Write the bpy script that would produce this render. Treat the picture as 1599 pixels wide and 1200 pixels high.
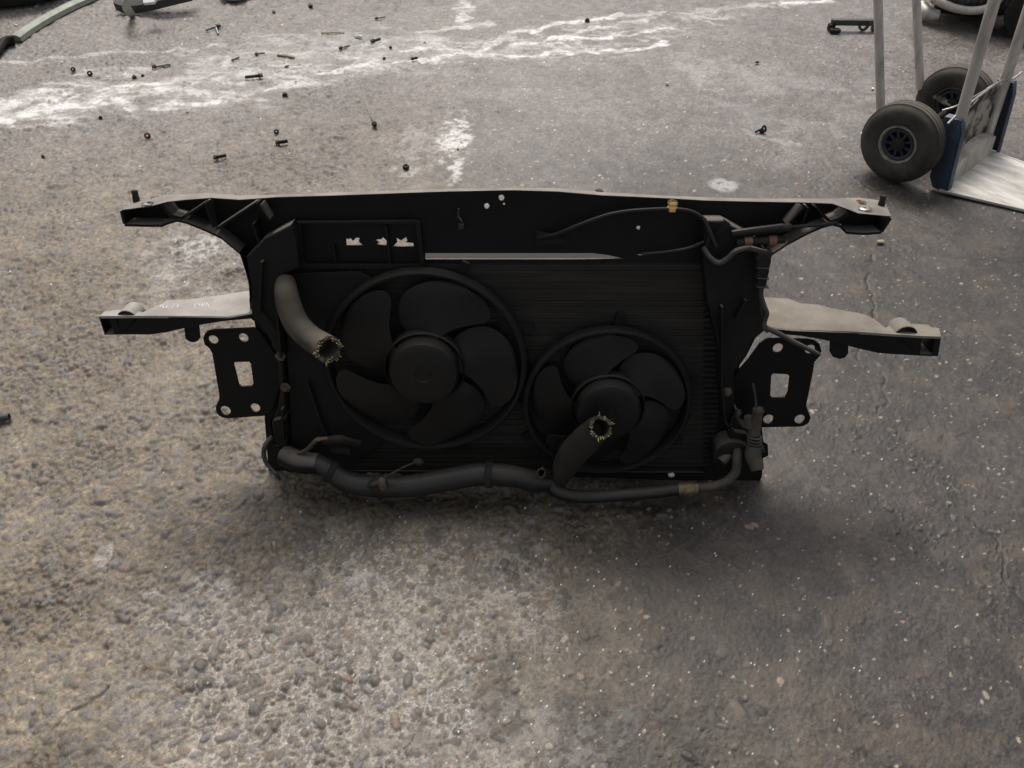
import bpy, bmesh, math, random
import numpy as np
from mathutils import Vector, Matrix, noise as mnoise

for _o in list(bpy.data.objects): bpy.data.objects.remove(_o)
sc = bpy.context.scene
COL = sc.collection
random.seed(7)

# ------------------------------------------------------------------ camera
F, H, TH, ROLL = 1250.0, 1.20, 44.0, 1.2        # focal (px of a 1599 px frame), eye height m, pitch, roll
cam = bpy.data.cameras.new('camera'); cam.sensor_width = 36; cam.lens = F/1599*36
cam.clip_start = 0.02; cam.clip_end = 500
cob = bpy.data.objects.new('camera', cam); COL.objects.link(cob); sc.camera = cob
MR = Matrix.Rotation(math.radians(90-TH), 3, 'X') @ Matrix.Rotation(math.radians(ROLL), 3, 'Z')
cob.matrix_world = Matrix.Translation((0, 0, H)) @ MR.to_4x4()
CAM = Vector((0, 0, H))

# ------------------------------------------------------------------ world + sun (bright overcast, light from behind the panel)
SUN_EL, SUN_AZ = 56.0, -8.0
w = bpy.data.worlds.new('World'); sc.world = w; w.use_nodes = True
nt = w.node_tree; nt.nodes.clear()
wo = nt.nodes.new('ShaderNodeOutputWorld'); bg = nt.nodes.new('ShaderNodeBackground')
sky = nt.nodes.new('ShaderNodeTexSky'); sky.sky_type = 'NISHITA'; sky.sun_disc = False
sky.sun_elevation = math.radians(SUN_EL); sky.sun_rotation = math.radians(SUN_AZ)
sky.dust_density = 6; sky.ozone_density = 1.0; sky.air_density = 1.0
hs = nt.nodes.new('ShaderNodeHueSaturation'); hs.inputs['Saturation'].default_value = 0.30
nt.links.new(sky.outputs[0], hs.inputs['Color']); nt.links.new(hs.outputs[0], bg.inputs[0])
bg.inputs[1].default_value = 0.10
nt.links.new(bg.outputs[0], wo.inputs[0])
sl = bpy.data.lights.new('sun', 'SUN'); sl.energy = 1.6; sl.angle = math.radians(18); sl.color = (1.0, .96, .9)
so = bpy.data.objects.new('sun', sl); COL.objects.link(so)
_e, _a = math.radians(SUN_EL), math.radians(SUN_AZ)
sd = Vector((math.sin(_a)*math.cos(_e), math.cos(_a)*math.cos(_e), math.sin(_e)))
so.rotation_euler = sd.to_track_quat('Z', 'Y').to_euler(); so.location = sd*6
sc.view_settings.view_transform = 'Standard'; sc.view_settings.look = 'None'
sc.view_settings.exposure = 0.34; sc.view_settings.gamma = 1.0
sc.render.engine = 'CYCLES'

# ------------------------------------------------------------------ pixel <-> place helpers (survey of the photograph)
def ray(px, py): return MR @ Vector(((px-799.5)/F, -(py-600)/F, -1))
def G(px, py, z=0.0):
    d = ray(px, py); return CAM + d*((z-H)/d.z)
G0, TILT = 0.9545, 14.0
_c, _s = math.cos(math.radians(TILT)), math.sin(math.radians(TILT))
PN, PU, PO = Vector((0, -_c, _s)), Vector((0, _s, _c)), Vector((0, G0, 0))
def L(px, py, n=0.0):                       # pixel -> panel-local point (x, up, towards viewer) on the plane n
    d = ray(px, py); t = ((PO + PN*n - CAM).dot(PN))/d.dot(PN); p = CAM + d*t - PO
    return Vector((p.x, p.dot(PU), n))
def Ly(px, py, y0):                         # pixel -> panel-local point on the shelf plane up = y0
    d = ray(px, py); t = ((PO + PU*y0 - CAM).dot(PU))/d.dot(PU); p = CAM + d*t - PO
    return Vector((p.x, y0, p.dot(PN)))

# ------------------------------------------------------------------ materials
def ramp(n, a, b):
    n.color_ramp.elements[0].position = a; n.color_ramp.elements[1].position = b
def mat(name, c1, c2=None, rough=.5, metal=0., scale=30., dust=None, dust_amt=0., bump=0., spec=.5, r2=None, bscale=None, lo=.38, hi=.66, aniso=None):
    m = bpy.data.materials.new(name); m.use_nodes = True
    t = m.node_tree; N = t.nodes; K = t.links; N.clear()
    out = N.new('ShaderNodeOutputMaterial'); p = N.new('ShaderNodeBsdfPrincipled'); K.new(p.outputs[0], out.inputs[0])
    p.inputs['Metallic'].default_value = metal; p.inputs['Specular IOR Level'].default_value = spec
    tc = N.new('ShaderNodeTexCoord'); mp = N.new('ShaderNodeMapping'); K.new(tc.outputs['Object'], mp.inputs[0])
    if aniso: mp.inputs['Scale'].default_value = aniso
    nz = N.new('ShaderNodeTexNoise'); nz.inputs['Scale'].default_value = scale; nz.inputs['Detail'].default_value = 7
    nz.inputs['Roughness'].default_value = .65; K.new(mp.outputs[0], nz.inputs['Vector'])
    rp = N.new('ShaderNodeValToRGB'); ramp(rp, lo, hi); K.new(nz.outputs['Fac'], rp.inputs[0])
    mx = N.new('ShaderNodeMix'); mx.data_type = 'RGBA'; K.new(rp.outputs[0], mx.inputs['Factor'])
    mx.inputs['A'].default_value = (*c1, 1); mx.inputs['B'].default_value = (*(c2 or c1), 1)
    res = mx.outputs['Result']
    rr = N.new('ShaderNodeMapRange'); K.new(nz.outputs['Fac'], rr.inputs[0]); rr.inputs[1].default_value = .3; rr.inputs[2].default_value = .7
    rr.inputs[3].default_value = rough; rr.inputs[4].default_value = r2 if r2 is not None else min(1, rough+.15)
    K.new(rr.outputs[0], p.inputs['Roughness'])
    if dust:                                 # settled dust lies on faces that look up
        ge = N.new('ShaderNodeNewGeometry'); sx = N.new('ShaderNodeSeparateXYZ'); K.new(ge.outputs['Normal'], sx.inputs[0])
        mr = N.new('ShaderNodeMapRange'); K.new(sx.outputs['Z'], mr.inputs[0]); mr.inputs[1].default_value = .35; mr.inputs[2].default_value = .95
        n2 = N.new('ShaderNodeTexNoise'); n2.inputs['Scale'].default_value = scale*.7; n2.inputs['Detail'].default_value = 8; K.new(mp.outputs[0], n2.inputs['Vector'])
        r3 = N.new('ShaderNodeMapRange'); K.new(n2.outputs['Fac'], r3.inputs[0]); r3.inputs[1].default_value = .3; r3.inputs[2].default_value = .7
        r3.inputs[3].default_value = .55; r3.inputs[4].default_value = 1
        mu = N.new('ShaderNodeMath'); mu.operation = 'MULTIPLY'; K.new(mr.outputs[0], mu.inputs[0]); K.new(r3.outputs[0], mu.inputs[1])
        m2 = N.new('ShaderNodeMath'); m2.operation = 'MULTIPLY'; K.new(mu.outputs[0], m2.inputs[0]); m2.inputs[1].default_value = dust_amt
        md = N.new('ShaderNodeMix'); md.data_type = 'RGBA'; K.new(m2.outputs[0], md.inputs['Factor']); K.new(res, md.inputs['A'])
        md.inputs['B'].default_value = (*dust, 1); res = md.outputs['Result']
    K.new(res, p.inputs['Base Color'])
    if bump:
        b = N.new('ShaderNodeBump'); b.inputs['Strength'].default_value = bump; b.inputs['Distance'].default_value = .002
        nb = N.new('ShaderNodeTexNoise'); nb.inputs['Scale'].default_value = bscale or scale*6; nb.inputs['Detail'].default_value = 6; K.new(mp.outputs[0], nb.inputs['Vector'])
        K.new(nb.outputs['Fac'], b.inputs['Height']); K.new(b.outputs[0], p.inputs['Normal'])
    return m
DUST = (.30, .265, .225)
M = {}
M['plastic'] = mat('black_plastic', (.006,.006,.006), (.012,.011,.010), .5, scale=9, dust=DUST, dust_amt=.8, bump=.15, spec=.2)
M['pillar'] = mat('dusty_black_plastic', (.008,.008,.0075), (.022,.019,.016), .55, scale=7, dust=DUST, dust_amt=.7, bump=.2, spec=.2)
M['shroud'] = mat('dusty_hazed_shroud', (.010,.0095,.009), (.021,.0185,.016), .6, scale=5, dust=(.08,.072,.062), dust_amt=.3, bump=.2, spec=.2)  # brown tone here and on the fan also stands in for lens haze
M['fan'] = mat('fan_plastic', (.0095,.0088,.008), (.019,.017,.0145), .5, scale=8, dust=(.12,.105,.09), dust_amt=.5, bump=.15, spec=.25)
M['core'] = mat('radiator_core', (.026,.0235,.020), (.055,.049,.042), .6, scale=9, spec=.25, aniso=(.5, 9, 1), lo=.46, hi=.80)  # core colour lifted to imitate lens haze and offset shade in the fan gaps
M['platel'] = mat('dusty_sky_sheen_plate', (.36,.33,.30), (.23,.21,.19), .5, scale=14, bump=.1)  # dusty left shelf, its sky reflection painted in as a pale tone
M['plater'] = mat('tan_dusty_plate', (.17,.147,.118), (.245,.215,.178), .8, scale=22, bump=.25)
M['topl'] = mat('dusty_top_lip', (.012,.011,.010), (.02,.018,.016), .55, scale=26, dust=(.33,.292,.258), dust_amt=.92, bump=.2, spec=.3)
M['black_metal'] = mat('black_steel', (.005,.005,.005), (.009,.0085,.008), .45, scale=14, dust=(.2,.18,.15), dust_amt=.5, spec=.2)
M['edge'] = mat('worn_edge', (.2,.17,.14), (.06,.05,.045), .5, scale=40)
M['hose_dusty'] = mat('dusty_rubber_hose', (.055,.047,.039), (.11,.095,.078), .75, scale=16, dust=(.2,.175,.145), dust_amt=.55, bump=.2, spec=.2)
M['hose'] = mat('black_rubber_hose', (.010,.0097,.0093), (.021,.0195,.0175), .38, scale=14, dust=(.16,.145,.125), dust_amt=.35, bump=.12, spec=.4)
M['fray'] = mat('yellow_fabric_threads', (.58,.50,.24), (.32,.27,.14), .9, scale=90)
M['hose_mid'] = mat('dusty_black_hose', (.024,.0215,.018), (.048,.042,.035), .6, scale=13, dust=(.16,.14,.115), dust_amt=.5, bump=.15, spec=.25)
M['cable'] = mat('grey_cable', (.03,.029,.027), (.07,.065,.058), .55, scale=30, dust=(.3,.27,.23), dust_amt=.6, spec=.3)
M['gunk'] = mat('crumbly_dirt', (.06,.045,.032), (.16,.12,.085), .9, scale=60, bump=.6)
M['brass'] = mat('brass', (.95,.70,.32), (.85,.58,.22), .42, .75, scale=30)
M['ferrule'] = mat('dirty_brass_ferrule', (.35,.28,.16), (.12,.10,.07), .45, .8, scale=70)
M['orange'] = mat('orange_band', (.24,.12,.06), (.14,.085,.055), .6, scale=60)
M['rust'] = mat('rust', (.20,.075,.03), (.09,.04,.022), .85, scale=60, bump=.4)
M['steel'] = mat('bare_steel', (.5,.5,.48), (.28,.27,.25), .35, .9, scale=60)
M['darksteel'] = mat('dark_oily_steel', (.02,.019,.018), (.055,.045,.038), .4, .4, scale=60)
M['alu'] = mat('dull_aluminium', (.56,.52,.47), (.20,.175,.15), .45, .3, scale=16, bump=.2, lo=.46, hi=.72, aniso=(1,1,.35))
M['alu_dirty'] = mat('dirty_aluminium', (.40,.36,.31), (.035,.03,.025), .55, .25, scale=17, bump=.3, lo=.46, hi=.57)
M['toe'] = mat('worn_aluminium_plate', (.74,.71,.66), (.36,.33,.29), .5, .25, scale=30, bump=.3, lo=.36, hi=.68, aniso=(1,.25,1))
M['toe_edge'] = mat('bright_worn_edge', (.62,.60,.57), (.45,.43,.4), .4, .3, scale=30)
M['blue'] = mat('scratched_blue_paint', (.040,.072,.125), (.035,.037,.042), .5, scale=28, bump=.1, dust=(.25,.26,.28), dust_amt=.5)
M['tyre'] = mat('dusty_grey_tyre', (.046,.043,.038), (.092,.084,.073), .8, scale=14, dust=(.24,.215,.175), dust_amt=.45, bump=.2, spec=.2)
M['rim'] = mat('dirty_pale_rim', (.36,.34,.26), (.16,.145,.115), .6, scale=30)
M['hubblue'] = mat('dark_blue_hub', (.022,.030,.055), (.04,.042,.05), .5, scale=30)
M['blackrub'] = mat('black_rubber', (.018,.017,.016), (.04,.037,.033), .7, scale=20, bump=.2, spec=.2)
M['greenstrip'] = mat('grey_green_trim', (.30,.32,.26), (.21,.23,.185), .5, scale=16)
M['palegreen'] = mat('pale_grey_trim', (.50,.52,.46), (.36,.38,.33), .5, scale=20)
M['darkgrey'] = mat('dark_grey_plastic', (.035,.036,.034), (.06,.06,.056), .5, scale=20)
M['white'] = mat('white_plastic', (.75,.77,.73), (.6,.62,.58), .45, scale=20)
M['engine'] = mat('oily_cast_metal', (.16,.15,.135), (.03,.028,.026), .5, .4, scale=22, bump=.5)
M['enginedk'] = mat('black_oily_metal', (.012,.012,.011), (.03,.027,.023), .45, .2, scale=22, bump=.4)
M['tanstone'] = mat('tan_stone', (.42,.34,.24), (.30,.24,.17), .8, scale=60, bump=.4)
M['brownstone'] = mat('brown_stone', (.13,.085,.06), (.08,.055,.04), .8, scale=60, bump=.4)
M['yellow'] = mat('yellow_chip', (.75,.52,.03), (.6,.4,.03), .6, scale=60)
M['red'] = mat('red_chip', (.55,.06,.04), (.4,.05,.03), .6, scale=60)
M['stick'] = mat('tan_stick', (.34,.27,.17), (.2,.16,.1), .8, scale=60)
M['chalk'] = mat('white_chalk', (.75,.75,.73), (.6,.6,.58), .9, scale=80)

# ------------------------------------------------------------------ mesh builder
class MB:
    def __init__(s): s.v = []; s.f = []; s.mi = []
    def add(s, vs, fs, mi=0):
        b = len(s.v); s.v += [tuple(q) for q in vs]
        for q in fs: s.f.append(tuple(b+i for i in q)); s.mi.append(mi)
        return s
    def box(s, lo, hi, mi=0, xf=None):
        (a,b,c),(d,e,g) = lo, hi
        vs = [Vector(q) for q in ((a,b,c),(d,b,c),(d,e,c),(a,e,c),(a,b,g),(d,b,g),(d,e,g),(a,e,g))]
        if xf: vs = [xf @ q for q in vs]
        return s.add(vs, [(0,3,2,1),(4,5,6,7),(0,1,5,4),(1,2,6,5),(2,3,7,6),(3,0,4,7)], mi)
    def prism(s, poly, z0, z1, mi=0, xf=None):           # poly: list of (x,y)
        n = len(poly)
        vs = [Vector((q[0], q[1], z0)) for q in poly] + [Vector((q[0], q[1], z1)) for q in poly]
        if xf: vs = [xf @ q for q in vs]
        fs = [tuple(range(n-1, -1, -1)), tuple(range(n, 2*n))] + [(i, (i+1) % n, n+(i+1) % n, n+i) for i in range(n)]
        return s.add(vs, fs, mi)
    def tube(s, pts, rad, seg=12, mi=0, hollow=False, sub=6, jag=0., flat=1.):
        P = spline(pts, sub) if sub > 1 and len(pts) > 2 else [Vector(q) for q in pts]
        n = len(P); R = [rad]*n if not isinstance(rad, (list, tuple)) else list(np.interp(np.linspace(0, len(rad)-1, n), range(len(rad)), rad))
        T = [(P[min(i+1, n-1)]-P[max(i-1, 0)]).normalized() for i in range(n)]
        u = T[0].orthogonal().normalized(); rings = []
        for i in range(n):
            u = (u - T[i]*u.dot(T[i])).normalized(); v = T[i].cross(u)
            rings.append((P[i], u.copy(), v, R[i], 0))
        if hollow:
            p, u2, v2, r, _ = rings[-1]
            rings.append((p, u2, v2, r*.74, 0)); rings.append((p - T[-1]*.035, u2, v2, r*.7, 0))
        vs = []
        for k, (p, a, b, r, _) in enumerate(rings):
            for j in range(seg):
                t = 2*math.pi*j/seg; jj = 0
                q = p + (a*math.cos(t) + b*math.sin(t)*flat)*r
                if jag and hollow and k in (len(rings)-2, len(rings)-3): q = q + T[-1]*jag*math.sin(j*2.7)*math.cos(j*1.3)
                vs.append(q)
        m = len(rings); fs = []
        for k in range(m-1):
            for j in range(seg): fs.append((k*seg+j, k*seg+(j+1) % seg, (k+1)*seg+(j+1) % seg, (k+1)*seg+j))
        fs.append(tuple(range(seg-1, -1, -1))); fs.append(tuple((m-1)*seg+j for j in range(seg)))
        return s.add(vs, fs, mi)
    def lathe(s, prof, c=(0,0,0), seg=32, mi=0, xf=None, a0=0., a1=2*math.pi, close=False):   # prof: (r,z) about local z
        full = abs(a1-a0) > 6.28; na = seg if full else seg+1; vs = []
        for r, z in prof:
            for j in range(na):
                t = a0 + (a1-a0)*j/seg; q = Vector((c[0]+r*math.cos(t), c[1]+r*math.sin(t), c[2]+z))
                vs.append(xf @ q if xf else q)
        fs = []; P = len(prof)
        for i in range(P if close else P-1):
            i2 = (i+1) % P
            for j in range(seg):
                j2 = (j+1) % na; fs.append((i*na+j, i*na+j2, i2*na+j2, i2*na+j))
        return s.add(vs, fs, mi)
    def build(s, name, m, parent=None, ang=35, loc=None, bev=0.):
        me = bpy.data.meshes.new(name); me.from_pydata(s.v, [], s.f); 
        for q in (m if isinstance(m, list) else [m]): me.materials.append(q)
        me.polygons.foreach_set('material_index', s.mi)
        bm = bmesh.new(); bm.from_mesh(me); bmesh.ops.recalc_face_normals(bm, faces=bm.faces)
        if bev:
            es = [e for e in bm.edges if len(e.link_faces) == 2 and e.calc_face_angle(0) > .6]
            bmesh.ops.bevel(bm, geom=es, offset=bev, segments=2, affect='EDGES', profile=.5)
        bm.to_mesh(me); bm.free()
        me.polygons.foreach_set('use_smooth', [True]*len(me.polygons)); me.set_sharp_from_angle(angle=math.radians(ang))
        return link(name, me, parent, loc)
def link(name, me, parent=None, loc=None):
    o = bpy.data.objects.new(name, me); COL.objects.link(o)
    if parent: o.parent = parent
    if loc: o.location = loc
    return o
def spline(pts, sub=6):
    P = [Vector(q) for q in pts]; out = []
    for i in range(len(P)-1):
        p0, p1, p2, p3 = P[max(i-1, 0)], P[i], P[i+1], P[min(i+2, len(P)-1)]
        for k in range(sub):
            t = k/sub; out.append(.5*((2*p1) + (p2-p0)*t + (2*p0-5*p1+4*p2-p3)*t*t + (3*p1-p0-3*p2+p3)*t**3))
    return out + [P[-1]]
def circ(c, r, n=20, ry=None): return [(c[0]+r*math.cos(2*math.pi*i/n), c[1]+(ry or r)*math.sin(2*math.pi*i/n)) for i in range(n)]
def plate_mesh(outers, z0, z1, bev=0.):                  # closed outlines (first outer, then holes) -> solid plate
    cu = bpy.data.curves.new('c', 'CURVE'); cu.dimensions = '2D'; cu.fill_mode = 'BOTH'
    for poly in outers:
        sp = cu.splines.new('POLY'); sp.points.add(len(poly)-1); sp.use_cyclic_u = True
        for q, p in zip(sp.points, poly): q.co = (p[0], p[1], 0, 1)
    cu.extrude = (z1-z0)/2 - bev; cu.bevel_depth = bev; cu.bevel_resolution = 1; cu.offset = -bev
    o = bpy.data.objects.new('c', cu); COL.objects.link(o)
    bpy.context.view_layer.update()
    me = bpy.data.meshes.new_from_object(o.evaluated_get(bpy.context.evaluated_depsgraph_get()))
    bpy.data.objects.remove(o); bpy.data.curves.remove(cu)
    me.transform(Matrix.Translation((0, 0, (z0+z1)/2)))
    return me
def mb_plate(mb, outers, z0, z1, bev=0., mi=0):
    me = plate_mesh(outers, z0, z1, bev)
    mb.add([v.co.copy() for v in me.vertices], [tuple(p.vertices) for p in me.polygons], mi); bpy.data.meshes.remove(me)
def px2(poly, n=0.): return [tuple(L(a, b, n)[:2]) for a, b in poly]
def hole(px, py, rpx, n, k=18):
    c = L(px, py, n); r = (L(px+rpx, py, n)-c).length; return circ(c, r, k)
def tag(o, label, cat, group=None, kind=None):
    o['label'] = label; o['category'] = cat
    if group: o['group'] = group
    if kind: o['kind'] = kind
    return o
def empty(name, loc=(0,0,0), rot=(0,0,0)):
    o = bpy.data.objects.new(name, None); o.empty_display_size = .05; COL.objects.link(o); o.location = loc; o.rotation_euler = rot; return o

# ------------------------------------------------------------------ GROUND: exposed-aggregate yard surface, real stones in the mesh
def vnoise(x, y, seed):
    xi = np.floor(x).astype(np.int64); yi = np.floor(y).astype(np.int64); fx = x-xi; fy = y-yi
    fx = fx*fx*(3-2*fx); fy = fy*fy*(3-2*fy)
    def hsh(a, b):
        h = (a*374761393 + b*668265263 + seed*1274126177) & 0xffffffff
        h = ((h ^ (h >> 13))*1103515245) & 0xffffffff; h = ((h ^ (h >> 16))*2246822519) & 0xffffffff
        return ((h ^ (h >> 15)) & 0xffffff)/16777215.0
    a = hsh(xi, yi); b = hsh(xi+1, yi); c = hsh(xi, yi+1); d = hsh(xi+1, yi+1)
    return (a*(1-fx)+b*fx)*(1-fy) + (c*(1-fx)+d*fx)*fy
def fbm(x, y, sc_, seed, oc=4, g=.5):
    s = 0; a = 1; t = 0
    for i in range(oc):
        s = s + a*vnoise(x*sc_*(2**i)+17.3*i, y*sc_*(2**i)-9.1*i, seed+i); t += a; a *= g
    return s/t
def sst(a, b, v): t = np.clip((v-a)/(b-a), 0, 1); return t*t*(3-2*t)
def build_ground():
    rng = np.random.default_rng(5)
    ys = [.27]
    while ys[-1] < 4.7: ys.append(ys[-1] + .0015 + .0019*(ys[-1]-.27))
    ys = np.array(ys); NR = len(ys); NC = 1180
    hw = .64*1.35*(.72*ys+.83)
    u = np.linspace(-1, 1, NC)
    Y = np.repeat(ys[:, None], NC, 1); X = u[None, :]*hw[:, None]
    # broad zones
    n1 = fbm(X, Y, 2.2, 11, 4); n2 = fbm(X, Y, 7., 23, 4); n3 = fbm(X, Y, 40., 31, 4); n4 = fbm(X, Y, 150., 41, 3); n5 = fbm(X, Y, 18., 51, 4)
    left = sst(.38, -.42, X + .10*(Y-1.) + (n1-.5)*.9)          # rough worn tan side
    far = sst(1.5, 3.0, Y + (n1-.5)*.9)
    tan = np.array([.168,.132,.090]); grey = np.array([.047,.0395,.0345]); farc = np.array([.192,.169,.156])  # far ground colour raised to stand in for sky sheen
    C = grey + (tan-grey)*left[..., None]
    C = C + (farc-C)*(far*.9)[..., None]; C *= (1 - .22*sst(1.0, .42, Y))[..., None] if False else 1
    midtan = sst(.5, .7, n2)*sst(2.6, 1.4, Y)*sst(.5, -.2, X)
    C = C*(1+ .0*midtan[..., None]) + (np.array([.25,.21,.155])-C)*(midtan*.35)[..., None]
    n6 = fbm(X, Y, 260., 61, 2); C *= (.72 + .56*n2)[..., None]*(.62+.76*n3)[..., None]*(.40+1.2*n4)[..., None]*(.6+.8*n6)[..., None]
    zone = C.copy()
    # brownish dirt
    br = sst(.56, .72, n5)*.5; C += (np.array([.135,.10,.07])-C)*br[..., None]*.6
    hgt = (n2-.5)*.009 + (n5-.5)*.004*(.2+left) + (n3-.5)*.004*(.15+left) + (n4-.5)*(.0009+.0028*left) + (n6-.5)*(.0010+.0006*left)
    # stones pressed into the surface
    area_w = 2*hw
    def scatter(dens, n_max):
        k = int(dens*float((area_w*np.gradient(ys)).sum())); cdf = np.cumsum(area_w*np.gradient(ys)); cdf /= cdf[-1]
        yy = np.interp(rng.random(k), cdf, ys); ww = .64*1.35*(.72*yy+.83); return (rng.random(k)*2-1)*ww, yy
    stone_w = np.zeros_like(X)
    def stamp(sx, sy, ra, rb, rot, hh, cc, sharp, pw):
        R = max(ra, rb)*1.25
        i0, i1 = np.searchsorted(ys, (sy-R, sy+R)); ww = .64*1.35*(.72*sy+.83)
        j0 = int(((sx-R)/ww+1)/2*(NC-1)); j1 = int(((sx+R)/ww+1)/2*(NC-1))+2
        if i1 <= i0 or j0 < 0 or j1 > NC: return
        dx = X[i0:i1, j0:j1]-sx; dy = Y[i0:i1, j0:j1]-sy; c, s = math.cos(rot), math.sin(rot)
        a = (dx*c+dy*s)/ra; b = (-dx*s+dy*c)/rb
        r2 = (np.abs(a)**pw + np.abs(b)**pw) + (n4[i0:i1, j0:j1]-.5)*.5
        m = r2 < 1
        if not m.any(): return
        cap = hh*np.sqrt(np.clip(1-r2, 0, 1))
        sub = hgt[i0:i1, j0:j1]; sub[:] = np.where(m, np.maximum(sub, sub*.4+cap), sub)
        wgt = np.clip((1-r2)/sharp, 0, 1)[..., None]
        cs = C[i0:i1, j0:j1]; tex = (.75+.5*n4[i0:i1, j0:j1])[..., None]
        cs[:] = cs*(1-wgt) + cc*tex*wgt
        sw = stone_w[i0:i1, j0:j1]; np.maximum(sw, wgt[..., 0], out=sw)
    li = lambda a, b: left_at(a, b)
    def left_at(a, b):
        i = min(NR-1, np.searchsorted(ys, b)); ww = hw[i]; j = int(np.clip((a/ww+1)/2*(NC-1), 0, NC-1)); return left[i, j], far[i, j], n1[i, j]
    for dens, r0, r1 in ((11000, .0012, .0028), (6500, .0026, .0050), (1500, .0048, .0080), (120, .0075, .0105)):
        xs, yy = scatter(dens, 0)
        for a, b in zip(xs, yy):
            if b > 3.3 and r1 < .006: continue
            lf, fr, nn = left_at(a, b)
            if rng.random() > (.38 + .62*lf)*(1 if r1 < .004 else (.14+.86*lf)): continue
            r = r0+(r1-r0)*rng.random()**1.6; el = 1+rng.random()*.7
            q = rng.random()
            if lf > rng.random()*.8+.1:
                base = np.array([.150,.138,.132]) if q < .62 else (np.array([.105,.095,.09]) if q < .82 else (np.array([.19,.165,.13]) if q < .93 else np.array([.185,.135,.105])))
                hh = r*(.32+.40*rng.random())
            else:
                if q < .60: base = np.array([.064,.054,.048])
                elif q < .84: base = np.array([.115,.094,.074])
                elif q < .96: base = np.array([.30,.25,.19]) if r < .0052 else np.array([.12,.10,.085])
                elif q < .98: base = np.array([.27,.18,.13])
                else: base = np.array([.09,.10,.095])
                hh = r*(.08+.18*rng.random())
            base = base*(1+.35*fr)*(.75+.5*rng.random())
            i_ = min(NR-1, np.searchsorted(ys, b)); j_ = int(np.clip((a/hw[i_]+1)/2*(NC-1), 0, NC-1))
            if base.max() < .16: base = base*.62 + zone[i_, j_]*.38
            stamp(a, b, r*el, r/el**.4, rng.random()*3.14, hh, base, .35, 2.+rng.random()*1.2)
    free = 1-.85*stone_w
    # lime / paint stains placed where the photograph has them
    q1 = fbm(X, Y, 14., 151, 4)-.5; q2 = fbm(X, Y, 14., 161, 4)-.5
    def pd(px, wv=0.):                                     # distance (m) to a ground polyline, wavering by wv
        P = [G(a, b) for a, b in px]; best = np.full(X.shape, 9.); XX = X+q1*wv; YY = Y+q2*wv
        for A, B in zip(P[:-1], P[1:]):
            dx, dy = B.x-A.x, B.y-A.y; t = np.clip(((XX-A.x)*dx+(YY-A.y)*dy)/(dx*dx+dy*dy), 0, 1)
            best = np.minimum(best, np.hypot(XX-A.x-t*dx, YY-A.y-t*dy))
        return best
    def inside(px):
        P = [G(a, b) for a, b in px]; r = np.zeros(X.shape, bool)
        for A, B in zip(P, P[1:]+P[:1]):
            if A.y == B.y: continue
            r ^= ((A.y > Y) != (B.y > Y)) & (X < (B.x-A.x)*(Y-A.y)/(B.y-A.y)+A.x)
        return r
    wx = X + (n5-.5)*.10 + (n3-.5)*.02; wy = Y + (n2-.5)*.12 + (n3-.5)*.03
    rid = 1-np.abs(2*fbm(wx, wy, 6.5, 71, 4, .55)-1); rid2 = 1-np.abs(2*fbm(wx*.6+wy*.3, wy*1.5, 9., 83, 4, .6)-1)
    vein = np.maximum(sst(.86, .97, rid), sst(.84, .96, rid2))
    ntop = fbm(X*.55, Y*1.3, 16., 91, 5, .6)
    top = [(-200,172),(0,155),(60,145),(140,130),(210,122),(260,120),(320,92),(420,66),(520,66),(620,60),(700,66),(800,50),(900,32),(1000,28),(1080,18),(1150,16)]
    bot = [(1150,26),(1080,55),(1030,75),(960,80),(880,90),(790,96),(700,100),(600,108),(480,126),(380,160),(260,165),(180,160),(110,180),(0,196),(-200,215)]
    band = inside(top+bot); bd = pd(top+bot[::1]+top[:1]); sgn = np.where(band, bd, -bd)
    bm_ = sst(-.10, .12, sgn + (ntop-.5)*.45 + (n5-.5)*.1)
    xg = (X/ (1.0*Y+.8))
    wL = sst(-.22, -.46, xg)                                # left stretch: nearly solid lime; right: net of thin veins
    solid = sst(.46-.0, .62, ntop*.7+n3*.3 - .02 + .10*wL - .05)*bm_
    lace = sst(.38, .60, fbm(wx*.8, wy*2.2, 22., 131, 4, .6)); midw = sst(.0,-.15,xg)*(1-wL)
    W = np.clip(solid*(.05+.42*wL)*(.15+.85*lace) + vein*bm_*(.42+.1*midw)*(.35+.65*lace) + bm_*(.10*wL+.16*midw), 0, 1)
    def line(px, wd, amt, wob=.05):
        d = pd(px, wob*2.2) + (n3-.5)*wd*1.6
        return sst(wd, wd*.25, d)*amt
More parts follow.
